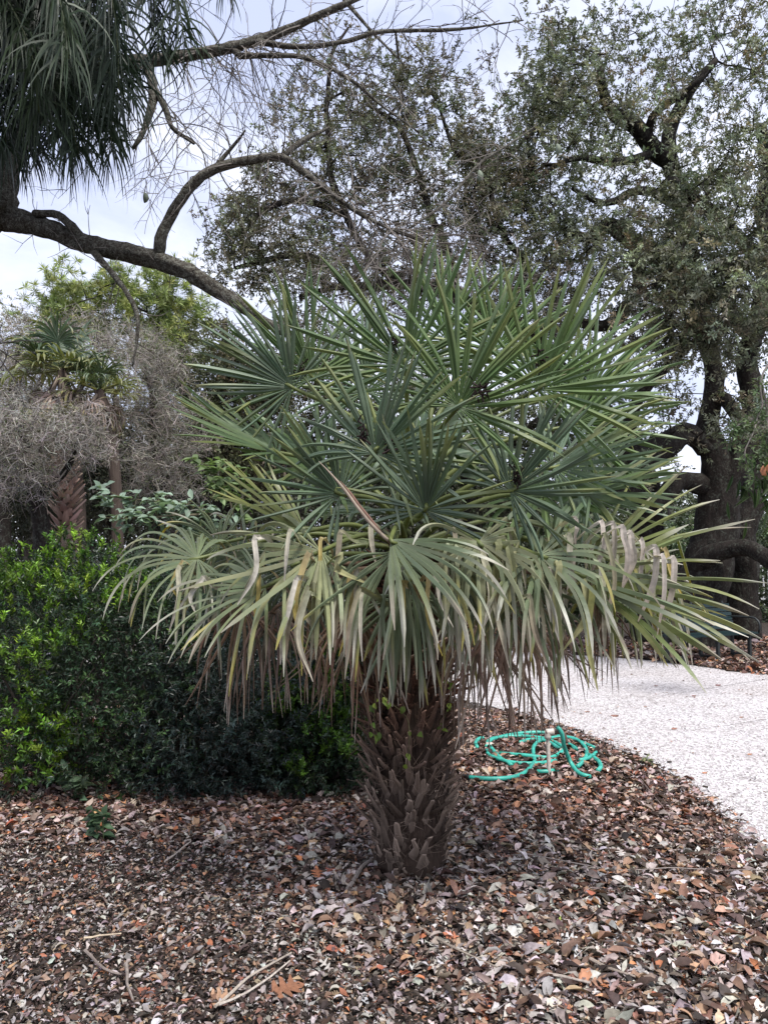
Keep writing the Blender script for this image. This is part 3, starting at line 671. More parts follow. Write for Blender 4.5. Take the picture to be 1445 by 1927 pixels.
# bud fibres / dark bits in blade hearts
for px, py, Y in [(745, 640, 3.5), (905, 735, 3.22), (735, 832, 3.2), (680, 820, 3.2), (1015, 680, 3.45), (975, 895, 3.3), (565, 700, 3.75), (1100, 690, 4.0)]:
    mb = MB(); c0 = P(px, py, Y); k = 26; a = c0 + rr.normal(0, .012, (k, 3)) * A(1, .5, 2.2); V, Q_ = cones(a, a + rr.normal(0, .016, (k, 3)), .003, .004, 4); mb.add(V, Q_, None, (.03, .018, .018)); mb.build('fibre_tuft', M_DRY, root)

# --- trunk with old leaf bases
mb = MB()
zz = np.linspace(-.05, 1.62, 36); rr_ = np.interp(zz, [-.05, .08, .5, 1.0, 1.9], [.155, .180, .175, .145, .12])
V, Q_, T_ = tube(np.stack([TR[0] + 0 * zz + .02 * np.sin(zz * 2), TR[1] + 0 * zz, zz], 1), rr_, 20, .05, 4); mb.add(V, Q_, T_, (.015, .009, .007))
rb = np.random.default_rng(8); ang = 0; z = -.01; nb = 0
while z < 1.55:
    z += .0026; ang += 2.39996 + rb.normal(0, .08); nb += 1
    rr0 = np.interp(z, [0, .5, 1.9], [.160, .168, .125])
    u = A(math.cos(ang), math.sin(ang), 0); s = A(-math.sin(ang), math.cos(ang), 0)
    lean = np.interp(z, [0, .3, .9, 1.6], [.45, .75, 1.0, 1.05]) + rb.normal(0, .24)
    L = np.interp(z, [0, .25, .7, 1.6], [.11, .19, .23, .22]) * rb.uniform(.4, .95)
    w0 = np.interp(z, [0, .4, 1.6], [.055, .042, .036]) * rb.uniform(.6, 1.3); w1 = w0 * rb.uniform(.3, .65)
    d = unit(u * math.sin(lean) + A(0, 0, 1) * math.cos(lean) + s * rb.normal(0, .12)); nn = unit(np.cross(s, d))
    if np.dot(nn, u) < 0: nn = -nn
    p0 = A(TR[0], TR[1], z) + u * (rr0 - .01)
    rows = []
    for t, w in ((0, w0 * .8), (.25, w0), (.6, lerp(w0, w1, .55) * rb.uniform(.75, 1.2)), (.92, w1 * rb.uniform(.7, 1.3)), (1.0, w1 * rb.uniform(.15, .9))):
        c = p0 + d * L * t + nn * (-.02 * t * t); th = .012 * (1 - t * .6); j_ = rb.normal(0, .002, 3)
        c = c + (s * rb.normal(0, .004) if t > .5 else 0); rows += [c - s * w / 2 - nn * th * .4 + j_, c - s * w * .18 + nn * th, c + s * w * .2 + nn * th * .9, c + s * w / 2 - nn * th * .4, c - nn * th]
    Q_ = []
    for i in range(4):
        for j in range(5): a = i * 5 + j; b_ = i * 5 + (j + 1) % 5; Q_.append((a, b_, b_ + 5, a + 5))
    Q_.append((20, 21, 22, 23))
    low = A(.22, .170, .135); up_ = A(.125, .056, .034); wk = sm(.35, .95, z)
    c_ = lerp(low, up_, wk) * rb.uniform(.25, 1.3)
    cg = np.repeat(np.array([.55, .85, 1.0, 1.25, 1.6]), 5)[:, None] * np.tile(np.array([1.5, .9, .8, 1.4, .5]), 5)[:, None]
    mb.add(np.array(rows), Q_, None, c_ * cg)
    # loose fibres
    if rb.random() < .9:
        k = 7; a = np.repeat((p0 + d * L * .6)[None], k, 0) + rb.normal(0, .012, (k, 3)); b2 = a + (d * .4 + rb.normal(0, .6, (k, 3))) * .05
        V, Q2 = cones(a, b2, .0011, .0005, 3); mb.add(V, Q2, None, c_ * 1.5)
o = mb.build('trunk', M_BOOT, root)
print('boots', nb)

# --- climbing vine on the trunk
rv = np.random.default_rng(14)
vine = empty('vine', TR + A(0, -.2, 0), 'small yellow-green leaved vine climbing among the boots of the fan palm trunk', 'vine')
mbl = MB(); mbw = MB()
for pts in [[P(765, 1440, 3.72), P(770, 1400, 3.66), P(758, 1350, 3.7), P(730, 1320, 3.72), P(712, 1280, 3.74)], [P(712, 1390, 3.78), P(705, 1350, 3.76), P(700, 1300, 3.75)], [P(830, 1370, 3.8), P(845, 1320, 3.76), P(838, 1270, 3.75)]]:
    q = resample(pts, .02, .01, 4); V, Q_, T_ = tube(q, .002, 5); mbw.add(V, Q_, T_, (.10, .09, .04))
    k = 8; i = rv.integers(0, len(q), k); po = q[i] + rv.normal(0, .015, (k, 3)); d = unit(A(0, -.2, -1) + rv.normal(0, .45, (k, 3)))
    inst(proto_oval(.12, .1, 4, 0, [.2, .95, .9, .55, .05]), po, d, unit(A(0, -1, .4) + rv.normal(0, .35, (k, 3))), rv.uniform(.03, .05, k), rv.uniform(.018, .032, k), pick([(.16, .23, .035), (.10, .16, .03), (.24, .30, .05)], k, rv), mbl)
mbl.build('leaves', M_BROAD, vine, True); mbw.build('stem', M_WOOD, vine)

# ------------------------------------------------------------------ trees: traced limbs, then branches grown to every leaf cluster
class Tree:
    def __init__(s, seed): s.p = np.zeros((60000, 3)); s.par = np.full(60000, -1); s.fix = np.zeros(60000); s.n = 0; s.r = np.random.default_rng(seed); s.limbs = []; s.seed = seed; s.nl = 0
    def limb(s, pts, rads, wig=.05, step=.14):
        """pts: (px,py,Y); rads metres at each"""
        w = np.array([[*P(*q), r_] for q, r_ in zip(pts, rads)])
        q = resample(w, step, wig, s.seed + len(s.limbs)); m_ = len(q)
        par = -1
        if s.n:
            dd = np.linalg.norm(s.p[:s.n] - q[0, :3], axis=1); par = int(np.argmin(dd))
            if dd[par] < .8: q[0, :3] = s.p[par]
        for i in range(m_):
            s.p[s.n] = q[i, :3]; s.par[s.n] = par; s.fix[s.n] = max(q[i, 3], .004); par = s.n; s.n += 1
        s.limbs.append((q[:, :3].copy(), np.maximum(q[:, 3], .004))); s.nl = s.n
    def grow(s, T, step=.22, jit=.06, maxd=3.0, sag=0.0):
        d0 = np.array([np.min(np.sum((s.p[:s.n] - t) ** 2, 1)) for t in T]); T = T[np.argsort(d0 + s.r.uniform(0, .6, len(T)))]
        s.tips = []
        for t in T:
            dd = np.sum((s.p[:s.n] - t) ** 2, 1); i = int(np.argmin(dd)); D = math.sqrt(dd[i])
            if D > maxd: continue
            k = max(1, int(D / step)); a = s.p[i]; par = i
            off = s.r.normal(0, jit * max(D, .25), 3)
            for j in range(1, k + 1):
                u = j / k; pt = a + (t - a) * u + off * math.sin(math.pi * u) + (s.r.normal(0, jit * .35, 3) if j < k else 0) 
                s.p[s.n] = pt; s.par[s.n] = par; par = s.n; s.n += 1
                if s.n >= 59990: break
            s.tips.append(par)
            if s.n >= 59990: break
        s.tips = np.array(s.tips)
    def radii(s, r0=.004, e=2.4):
        acc = np.zeros(s.n); 
        for i in range(s.n - 1, -1, -1):
            if acc[i] == 0: acc[i] = r0 ** e
            if i < s.nl: acc[i] = 0
            if s.par[i] >= 0 and s.par[i] >= s.nl: acc[s.par[i]] += acc[i]
        s.rad = np.maximum(acc ** (1 / e), s.fix[:s.n])
        for i in range(s.nl, s.n):
            pr = s.par[i]
            if pr >= 0: s.rad[i] = min(s.rad[i], s.rad[pr] * 1.0 if pr >= s.nl else s.rad[pr] * .75)
    def wood(s, name, mat, par, rough=.07, sides=14, smallmat=None):
        mb = MB(); sc = 1
        for k, (q, rr) in enumerate(s.limbs):
            V, Q_, T_ = tube(q, rr, sides if rr.max() > .08 else 8, rough, s.seed + k); mb.add(V, Q_, T_, (.1, .1, .1))
        o1 = mb.build(name, mat, par, True)
        mb = MB(); i = np.arange(s.nl, s.n)
        if len(i):
            pr = s.par[i]; big = s.rad[i] > .018
            for q, sd_ in ((i[big], 6), (i[~big], 3)):
                if len(q) == 0: continue
                pp = s.par[q]; rp0 = np.where(pp < s.nl, s.rad[q] * 1.3, s.rad[pp])
                V, Q_ = cones(s.p[pp], s.p[q] + (s.p[q] - s.p[pp]) * .03, rp0, s.rad[q], sd_); mb.add(V, Q_, None, (.07, .055, .05))
            mb.build('branches', smallmat or mat, par, False)
        return o1
def blob(r, n_, px, py, Y, rx, ry, rz, hollow=.35):
    """points inside an uneven ellipsoid (rx, ry in picture pixels at depth Y; rz metres deep)"""
    d = rdir(n_, r); u = r.uniform(0, 1, n_) ** .5 * 1.12
    k = Y / F; c = P(px, py, Y); f_ = r.uniform(0, 6, 3)
    u = u * (1 + .30 * np.sin(d[:, 0] * 4 + f_[0]) * np.cos(d[:, 2] * 5 + f_[1]) + .18 * np.sin(d[:, 2] * 11 + d[:, 0] * 9 + f_[2]))
    return c + d * u[:, None] * A(rx * k, rz, ry * k)
DIA = proto_diamond(.1); OVL = proto_oval(.1, .12, 4, .2, [.1, .75, 1, .8, .1])
def leafy(t, par, n_tw, Ltw, nl, ll, lw, pal, r, wts=None, mat=M_OAK, wood=.002, grav=.1, out=.8, thin=1.0, name='crown', cj=.22, proto=DIA, base=None):
    O = t.p[t.tips]; 
    if thin < 1: O = O[r.random(len(O)) < thin]
    mbl = MB(); mbw = MB(); cc = pick(pal, len(O), r, .2, wts)
    for k in range(n_tw):
        j = r.normal(0, Ltw * .45, (len(O), 3)); D = rdir(len(O), r) + A(0, 0, .15)
        sprigs(mbl, mbw, O + j, D, Ltw * r.uniform(.5, 1.3, len(O)), nl, ll, lw, cc * (1 + r.normal(0, .12, (len(O), 1))), proto, r, out, grav, wood, woodcol=(.075, .06, .052), cj=cj)
    mbl.build(name, mat, par); mbw.build('twigs', M_THICK, par)

# the great oak at right
t = Tree(101); rt = np.random.default_rng(101)
oak = empty('live_oak', P(1330, 1215, 15) * A(1, 1, 0), 'great live oak with twin dark trunks behind the bench at right', 'tree')
t.limb([(1305, 1225, 14.6), (1312, 1120, 14.5), (1345, 1010, 14.4), (1350, 920, 14.3), (1326, 820, 14.2), (1342, 710, 14.0), (1325, 600, 13.8), (1300, 480, 13.5), (1280, 380, 13.2), (1262, 300, 13), (1290, 190, 12.8), (1340, 110, 12.6)], [.66, .50, .42, .36, .21, .17, .17, .16, .15, .14, .10, .06])
t.limb([(1350, 930, 14.3), (1388, 860, 14.1), (1418, 760, 14), (1408, 650, 13.8), (1440, 520, 13.4), (1445, 380, 13), (1420, 240, 12.6)], [.28, .25, .20, .18, .16, .13, .09])
t.limb([(1400, 1200, 15.4), (1398, 1100, 15.3), (1400, 1000, 15.2), (1425, 880, 15.2), (1470, 760, 15)], [.34, .27, .24, .22, .2])
t.limb([(1300, 1075, 14.4), (1340, 1040, 13.9), (1400, 1030, 13.5), (1460, 1060, 13.0), (1560, 1110, 12.5)], [.20, .17, .15, .16, .16])
t.limb([(1330, 915, 14.3), (1270, 905, 13.9), (1225, 945, 13.6), (1180, 915, 13.3), (1130, 940, 13), (1080, 900, 12.8)], [.2, .17, .17, .13, .11, .06])
t.limb([(1330, 850, 14.2), (1290, 815, 13.8), (1240, 845, 13.4), (1200, 860, 13.1), (1180, 830, 13), (1190, 760, 12.8), (1250, 700, 12.5), (1300, 640, 12.2)], [.16, .19, .24, .22, .13, .10, .08, .05])
t.limb([(1330, 740, 14.1), (1370, 760, 13.9), (1400, 800, 13.8)], [.14, .12, .12])
t.limb([(1310, 540, 13.7), (1240, 500, 13.2), (1200, 470, 12.9), (1150, 420, 12.5), (1100, 440, 12.2), (1060, 420, 12)], [.2, .17, .15, .12, .09, .06])
t.limb([(1200, 470, 12.9), (1195, 540, 12.6), (1150, 610, 12.3), (1080, 600, 12.1)], [.12, .11, .1, .07])
t.limb([(1270, 310, 13), (1225, 283, 12.8), (1190, 245, 12.6), (1150, 225, 12.4), (1128, 180, 12.2), (1122, 135, 12.1)], [.15, .15, .13, .11, .08, .05])
t.limb([(1215, 275, 12.8), (1230, 225, 12.5), (1280, 180, 12.3), (1330, 130, 12)], [.09, .07, .06, .04])
t.limb([(1225, 290, 12.8), (1160, 310, 12.3), (1080, 300, 12), (1020, 320, 11.8)], [.08, .07, .05, .03])
t.limb([(1280, 390, 13.2), (1200, 350, 12.4), (1140, 370, 12), (1090, 350, 11.8)], [.09, .07, .05, .03])
t.limb([(1440, 520, 13.4), (1380, 430, 12.4), (1300, 370, 11.4), (1260, 330, 11)], [.14, .1, .08, .05])
t.limb([(1425, 650, 13.8), (1350, 560, 12.2), (1270, 520, 11.2), (1230, 530, 10.8)], [.12, .1, .07, .04])
T = np.vstack([blob(rt, 330, 1130, 230, 12.2, 170, 170, 1.6), blob(rt, 280, 1330, 120, 12.6, 210, 150, 1.6), blob(rt, 150, 1060, 90, 12.5, 90, 100, 1.2), blob(rt, 260, 1170, 430, 12.2, 170, 110, 1.4), blob(rt, 300, 1370, 330, 11.4, 150, 130, 1.6),
               blob(rt, 560, 1370, 520, 10.8, 160, 140, 1.3), blob(rt, 240, 1260, 480, 11.2, 120, 100, 1.0), blob(rt, 100, 1240, 740, 13.4, 110, 110, 1.0), blob(rt, 120, 1180, 860, 13.6, 100, 70, .8), blob(rt, 20, 1430, 740, 12.5, 60, 60, .8), blob(rt, 240, 1260, 570, 11.4, 120, 90, 1.3), blob(rt, 200, 1060, 480, 12.2, 120, 90, 1.0), blob(rt, 90, 1300, 650, 11.6, 100, 50, 1.0), blob(rt, 150, 1420, 50, 13.5, 160, 130, 2), blob(rt, 60, 1400, 800, 12, 60, 60, .8), blob(rt, 200, 1000, 330, 12.3, 100, 110, .8), blob(rt, 110, 1370, 630, 11.2, 110, 50, 1.0), blob(rt, 130, 1020, 190, 12.3, 70, 80, .8)])
T = T[rt.random(len(T)) < .70]; t.grow(T, .2, .11); t.radii(.0045, 2.3)
t.wood('trunk', M_OAKBARK, oak)
leafy(t, oak, 5, .15, 9, .066, .027, [(.21, .23, .15), (.30, .325, .24), (.14, .155, .095), (.21, .18, .12)], rt, [3, 3, 2, 1.2])

# the oak behind the palm
t = Tree(202); rt = np.random.default_rng(202)
oak2 = empty('live_oak', P(1225, 1200, 15.5) * A(1, 1, 0), 'dark-branched oak whose thin brown crown fills the sky behind the palm top', 'tree')
t.limb([(1222, 1210, 15.2), (1225, 1100, 15.2), (1222, 1000, 15), (1205, 900, 14.6), (1150, 800, 14), (1060, 700, 13.4), (960, 610, 12.8), (860, 560, 12.4), (760, 540, 12.2), (660, 545, 12), (560, 555, 11.8)], [.42, .32, .3, .26, .22, .18, .14, .11, .085, .06, .03])
t.limb([(760, 540, 12.2), (690, 480, 12), (640, 400, 11.9), (612, 320, 11.8), (620, 220, 11.8), (610, 120, 11.8), (650, 60, 11.8)], [.07, .06, .055, .05, .04, .03, .02])
t.limb([(860, 560, 12.4), (840, 470, 12.2), (800, 400, 12), (770, 310, 12), (740, 240, 11.9), (690, 200, 11.8)], [.07, .065, .06, .05, .04, .02])
t.limb([(960, 610, 12.8), (980, 500, 12.4), (935, 430, 12.2), (900, 300, 12.1), (860, 290, 12), (820, 180, 11.9)], [.07, .06, .055, .045, .035, .02])
t.limb([(900, 300, 12.1), (950, 290, 12), (1000, 240, 11.9)], [.05, .04, .03])
t.limb([(660, 545, 12), (600, 490, 11.8), (520, 490, 11.7), (440, 500, 11.6)], [.07, .06, .05, .03])
t.limb([(640, 400, 11.9), (560, 370, 11.7), (500, 400, 11.6), (470, 440, 11.6)], [.06, .05, .04, .03])
T = np.vstack([blob(rt, 260, 650, 200, 11.9, 150, 120, 1.2), blob(rt, 330, 600, 350, 11.8, 150, 120, 1.2), blob(rt, 330, 760, 350, 12, 150, 130, 1.3), blob(rt, 300, 890, 430, 12.2, 130, 110, 1.2), blob(rt, 260, 570, 500, 11.7, 150, 70, 1.0), blob(rt, 200, 800, 170, 12, 110, 90, 1), blob(rt, 250, 760, 530, 12.2, 190, 70, 1.0), blob(rt, 130, 450, 480, 11.6, 70, 90, .8), blob(rt, 120, 880, 280, 12.1, 60, 80, .8), blob(rt, 220, 960, 560, 12.4, 110, 80, 1), blob(rt, 220, 920, 340, 12.1, 100, 100, .9), blob(rt, 160, 480, 400, 11.7, 80, 90, .8), blob(rt, 120, 1060, 600, 12.6, 80, 60, .8)])
T = T[rt.random(len(T)) < .68]; t.grow(T, .2, .12); t.radii(.0045, 2.3)
t.wood('trunk', M_OAKBARK, oak2)
leafy(t, oak2, 5, .14, 8, .060, .024, [(.16, .15, .095), (.16, .18, .105), (.18, .155, .105), (.23, .25, .165)], rt, [3, 3, 2, 1.2])

# trees of brown and olive leaf behind the palm's left side
def far_tree(name, base, limbs, blobs, seed, pal, label, cat='tree', ll=.08, lw=.035, ntw=5, nl=7, Ltw=.3, mat=M_OAK, bark=M_OAKBARK, wts=None, group=None, r0=.005):
    e = empty(name, A(base[0], base[1], 0), label, cat, group); t = Tree(seed); rt = np.random.default_rng(seed)
    for pts, rads in limbs: t.limb(pts, rads)
    T = np.vstack([blob(rt, *b_) for b_ in blobs]); t.grow(T, .3, .10, 6); t.radii(r0, 2.3); t.wood('trunk', bark, e)
    leafy(t, e, ntw, Ltw, nl, ll, lw, pal, rt, wts, mat)
    return e, t
far_tree('oak', P(430, 1100, 19), [([(430, 1150, 19), (425, 950, 19), (400, 800, 18.8), (430, 680, 18.6), (420, 600, 18.5)], [.25, .22, .18, .12, .06]), ([(400, 800, 18.8), (340, 730, 18.5), (300, 690, 18.3)], [.12, .08, .04]), ([(425, 860, 19), (500, 780, 18.8), (560, 700, 18.6)], [.14, .1, .05])],
         [(300, 420, 720, 18.6, 110, 110, 1.6), (260, 520, 760, 18.8, 120, 130, 1.6), (240, 460, 880, 18.8, 130, 90, 1.5), (200, 640, 700, 19, 120, 120, 1.6), (160, 380, 830, 18.6, 80, 80, 1.2)], 303,
         [(.10, .105, .055), (.13, .115, .07), (.075, .085, .045), (.12, .14, .07)], 'olive-brown leafed tree standing behind the left side of the fan palm', ll=.10, lw=.045)
far_tree('oak', P(900, 1130, 20), [([(880, 1150, 20), (890, 950, 20), (850, 800, 19.8), (860, 680, 19.6)], [.25, .22, .16, .08]), ([(890, 900, 20), (1000, 800, 19.8), (1080, 740, 19.6)], [.14, .1, .05])],
         [(300, 850, 780, 20, 190, 120, 1.8), (260, 1040, 820, 20, 150, 120, 1.8), (200, 720, 860, 20, 130, 110, 1.6), (200, 950, 940, 20, 190, 90, 1.6)], 304,
         [(.075, .09, .05), (.10, .115, .06), (.06, .07, .04)], 'green tree directly behind the fan palm, seen in gaps between its fronds', ll=.11, lw=.05)
# yellow-green pine
pine = empty('pine_tree', P(290, 1130, 24) * A(1, 1, 0), 'yellow-green pine with tufted needles under the bare lichened limb at left', 'tree')
t = Tree(404); rt = np.random.default_rng(404)
t.limb([(305, 1140, 24), (300, 950, 24), (305, 800, 24), (300, 650, 24), (310, 540, 24), (305, 500, 24)], [.3, .26, .22, .16, .1, .05], .05, .3)
T = np.vstack([blob(rt, 90, 310, 570, 24, 75, 80, 1.6), blob(rt, 70, 340, 650, 24, 55, 70, 1.4), blob(rt, 70, 150, 575, 23.5, 100, 60, 1.4), blob(rt, 36, 230, 540, 23.5, 80, 45, 1), blob(rt, 40, 320, 690, 24, 50, 35, 1), blob(rt, 45, 140, 600, 23.5, 60, 40, 1)])
t.grow(T, .35, .08, 9); t.radii(.008, 2.3); t.wood('trunk', M_OAKBARK, pine)
O = t.p[t.tips]; mbl = MB()
for k in range(3):
    oo = O + rt.normal(0, .17, O.shape); cc = pick([(.46, .50, .18), (.36, .42, .16), (.26, .33, .12)], len(O), rt)
    for j in range(34):
        d = unit(rdir(len(O), rt) + A(0, 0, .35)); inst(DIA, oo, d, rdir(len(O), rt), rt.uniform(.16, .30, len(O)), .008, cc * rt.uniform(.8, 1.2, (len(O), 1)), mbl)
mbl.build('crown', M_PINE, pine)
# grey leafless thicket trees
def thicket(name, label, base, limbs, blobs, seed, pal, k=7, L=.35, leaves=0, r0=.005):
    k = 4; e = empty(name, A(base[0], base[1], 0), label, 'tree', 'grey leafless trees at left'); t = Tree(seed); rt = np.random.default_rng(seed)
    for pts, rads in limbs: t.limb(pts, rads)
    T = np.vstack([blob(rt, *b_) for b_ in blobs]); t.grow(T, .22, .16, 5); t.radii(r0, 2.2); t.wood('trunk', M_OAKBARK, e, smallmat=M_TWIG)
    O = t.p[t.tips]; mb = MB(); n_ = len(O)
    for j in range(k):
        a = O + rt.normal(0, .06, O.shape); d = unit(rdir(n_, rt) + A(0, 0, -.15)); cc = pick(pal, n_, rt, .2)
        for s_ in range(3):
            b_ = a + d * (L / 3) * rt.uniform(.6, 1.4, (n_, 1)); V, Q_ = cones(a, b_, .0052 - .0011 * s_, .0042 - .0011 * s_, 3); mb.add(V, Q_, None, np.repeat(cc, 6, 0))
            if s_ < 2:
                c_ = a + (b_ - a) * .6; V, Q_ = cones(c_, c_ + rdir(n_, rt) * L * .3, .0024, .0014, 3); mb.add(V, Q_, None, np.repeat(cc * 1.1, 6, 0))
            a = b_; d = unit(d + rt.normal(0, .55, (n_, 3)) + A(0, 0, -.1))
    mb.build('twigs', M_THICK, e)
    if leaves:
        mbl = MB(); i = rt.integers(0, n_, leaves); inst(DIA, O[i] + rt.normal(0, .16, (leaves, 3)), rdir(leaves, rt), rdir(leaves, rt), .05, .022, pick([(.17, .165, .11), (.14, .13, .08), (.12, .15, .07)], leaves, rt), mbl)
        mbl.build('leaves', M_OAK, e)
GR = [(.33, .30, .27), (.27, .245, .215), (.20, .18, .155), (.42, .39, .36)]
BR = [(.34, .31, .275), (.27, .245, .21), (.38, .35, .31)]
thicket('bare_tree', 'pale grey leafless tree with drooping tangled twigs, above the booted palm trunk at left', P(70, 1080, 12), [([(75, 1150, 12), (80, 1000, 12), (70, 930, 12), (50, 850, 11.9), (30, 780, 11.8)], [.16, .13, .12, .08, .04]), ([(75, 930, 12), (130, 870, 11.8), (160, 810, 11.6)], [.08, .05, .03])],
        [(190, 75, 815, 11.8, 130, 62, 1.0), (120, 20, 850, 11.8, 80, 90, 1.0), (70, 140, 820, 11.6, 70, 40, .8), (60, 60, 890, 11.6, 60, 40, .5)], 501, GR, leaves=3000)
thicket('bare_tree', 'grey-brown leafless tree right of the sabal palm, with fine hazy twigs', P(330, 1100, 15), [([(330, 1150, 15), (320, 950, 15), (300, 850, 15), (290, 750, 14.8), (280, 680, 14.7)], [.14, .12, .1, .06, .03])],
        [(190, 280, 760, 14.8, 90, 110, 1.2), (110, 340, 800, 14.8, 80, 80, 1.0), (110, 300, 680, 14.8, 50, 50, 1), (150, 300, 880, 14.8, 90, 60, 1)], 502, BR + GR[1:3], leaves=5000)
thicket('bare_tree', 'leafless brown tree crown behind the sabal palm at the left edge', P(20, 1100, 18), [([(10, 1150, 18), (10, 900, 18), (20, 750, 18), (30, 650, 18)], [.16, .14, .1, .05])],
        [(160, 20, 680, 18, 100, 60, 1.4), (180, 90, 650, 18, 80, 60, 1.2), (150, 200, 640, 18, 90, 50, 1.2), (200, 20, 760, 17.8, 80, 80, 1.2), (150, 120, 760, 18.6, 120, 60, 1)], 503, BR, leaves=9000)
far_tree('tree', P(180, 1100, 21), [([(215, 1150, 21), (215, 900, 21), (222, 800, 21), (210, 720, 20.8)], [.20, .18, .12, .06])],
         [(240, 180, 880, 21, 200, 90, 1.6), (240, 330, 930, 21, 180, 80, 1.6), (180, 60, 950, 20.5, 130, 60, 1.4), (120, 230, 800, 21, 130, 60, 1.4)], 305, [(.05, .058, .035), (.075, .075, .05), (.06, .07, .045)], 'dim dark green tree in the shade behind the grey leafless trees', ll=.12, lw=.05)

far_tree('tree', P(60, 1100, 26), [([(60, 1150, 26), (60, 900, 26), (70, 750, 26), (90, 640, 26)], [.22, .18, .12, .05]), ([(60, 850, 26), (160, 720, 26), (220, 640, 26)], [.12, .08, .04])],
         [(130, 60, 640, 26, 110, 70, 2), (110, 170, 650, 26, 110, 60, 2), (90, 20, 720, 26, 90, 70, 2), (70, 260, 660, 26, 70, 60, 2)], 306, [(.30, .30, .17), (.24, .23, .13), (.34, .30, .20)], 'soft yellowish tree furthest back at the left, hazy above the sabal palms', ll=.10, lw=.04, ntw=4)

# sabal palm in the back
def small_fan_palm(label, c, rr, nfan, seed, trunk_pts, trad, cols, dead=8, name='sabal_palm'):
    e = empty(name, A(trunk_pts[0][0], trunk_pts[0][1], 0), label, 'palm tree'); r = np.random.default_rng(seed)
    for k in range(nfan + dead):
        isd = k >= nfan; az = r.uniform(0, 6.28); el = R_(r.uniform(-15, 75)) if not isd else R_(r.uniform(-80, -45))
        d = A(math.cos(az) * math.cos(el), math.sin(az) * math.cos(el), math.sin(el)); hub = c + d * rr * r.uniform(.35, .55)
        mbb = MB(); col = A(*cols[r.integers(len(cols))]) * r.uniform(.8, 1.2)
        if el < R_(12) and not isd: col = lerp(col, A(.30, .28, .08), .5)
        if isd: col = A(.28, .22, .18) * r.uniform(.6, 1.2)
        fan_blade(mbb, hub, unit(d + A(0, 0, .1)), A(-d[0] * .4, -d[1] * .4, 1), rr * .55, 18, R_(230), r, col, [A(.3, .27, .1)], droop=.5 if not isd else 1.2, t0=.3, fold=.3, dead=0, yel=.1)
        bo = mbb.build('frond', M_FROND if not isd else M_DRY, e, True)
        V, Q_ = cones(c[None], hub[None], .03, .02, 5); m2 = MB(); m2.add(V, Q_, None, col); m2.build('petiole', M_FROND, bo)
    V, Q_, T_ = tube(resample(trunk_pts, .2), trad * .8, 12, .08, seed); m3 = MB(); m3.add(V, Q_, T_, (.07, .056, .05)); m3.build('trunk', M_BOOT, e)
    return e
cs = P(118, 695, 13.5)
small_fan_palm('sabal palm crown with green upright fans, leftmost of the far palms', cs, 1.15, 24, 61, [P(150, 1120, 13.5), P(150, 950, 13.5), P(130, 800, 13.5), cs], .13, [(.07, .105, .055), (.09, .13, .075), (.06, .09, .045)], 9)
cs = P(188, 735, 13.2)
small_fan_palm('smaller sabal palm just right of the other far one, with yellow and dead hanging fans', cs, .85, 16, 62, [P(222, 1120, 13.2), P(220, 950, 13.2), P(210, 830, 13.2), cs], .12, [(.07, .10, .045), (.13, .15, .05), (.06, .085, .04)], 12)
# booted palm trunk
bt = empty('sabal_palm', P(128, 1105, 12.8) * A(1, 1, 0), 'pinkish trunk with crossed old leaf bases standing behind the bright shrub at left', 'palm tree')
mb = MB(); c0 = P(128, 1020, 12.8); c1 = P(122, 890, 12.8); V, Q_, T_ = tube(resample([A(c0[0], 12.8, 0), c0, c1, P(115, 840, 12.8)], .1), .10, 12, .05, 3); mb.add(V, Q_, T_, (.16, .12, .10))
rb = np.random.default_rng(17)
for k in range(110):
    t_ = k / 110; z = lerp(c0[2] - .5, c1[2] + .3, t_); ang = k * 2.4; u = A(math.cos(ang), math.sin(ang), 0); s = A(-math.sin(ang), math.cos(ang), 0)
    p0 = A(lerp(c0[0], c1[0], t_), 12.8, z) + u * .09; L = rb.uniform(.18, .34); d = unit(u * 1.0 + A(0, 0, 1)); nn = np.cross(s, d)
    rows = []
    for tt_, w in ((0, .07), (.5, .05), (1, .028)):
        c = p0 + d * L * tt_; rows += [c - s * w, c + nn * .015, c + s * w, c - nn * .01]
    Q_ = [(i * 4 + j, i * 4 + (j + 1) % 4, i * 4 + 4 + (j + 1) % 4, i * 4 + 4 + j) for i in range(2) for j in range(4)]
    mb.add(np.array(rows), Q_, None, pick([(.55, .40, .34), (.42, .30, .25), (.62, .47, .41)], 1, rb)[0])
mb.build('trunk', M_BOOT, bt)
mbb = MB()
rb2 = np.random.default_rng(5)
for k in range(9):
    az = rb2.uniform(0, 6.28); d = A(math.cos(az), math.sin(az), rb2.uniform(-.3, .9)); hub = P(110, 810, 12.9) + unit(d) * .35
    mbb = MB(); fan_blade(mbb, hub, unit(d), A(0, -.4, 1), .42, 16, R_(200), rb2, A(.22, .19, .10), [A(.3, .25, .2)], droop=.9); mbb.build('frond', M_FROND, bt, True)

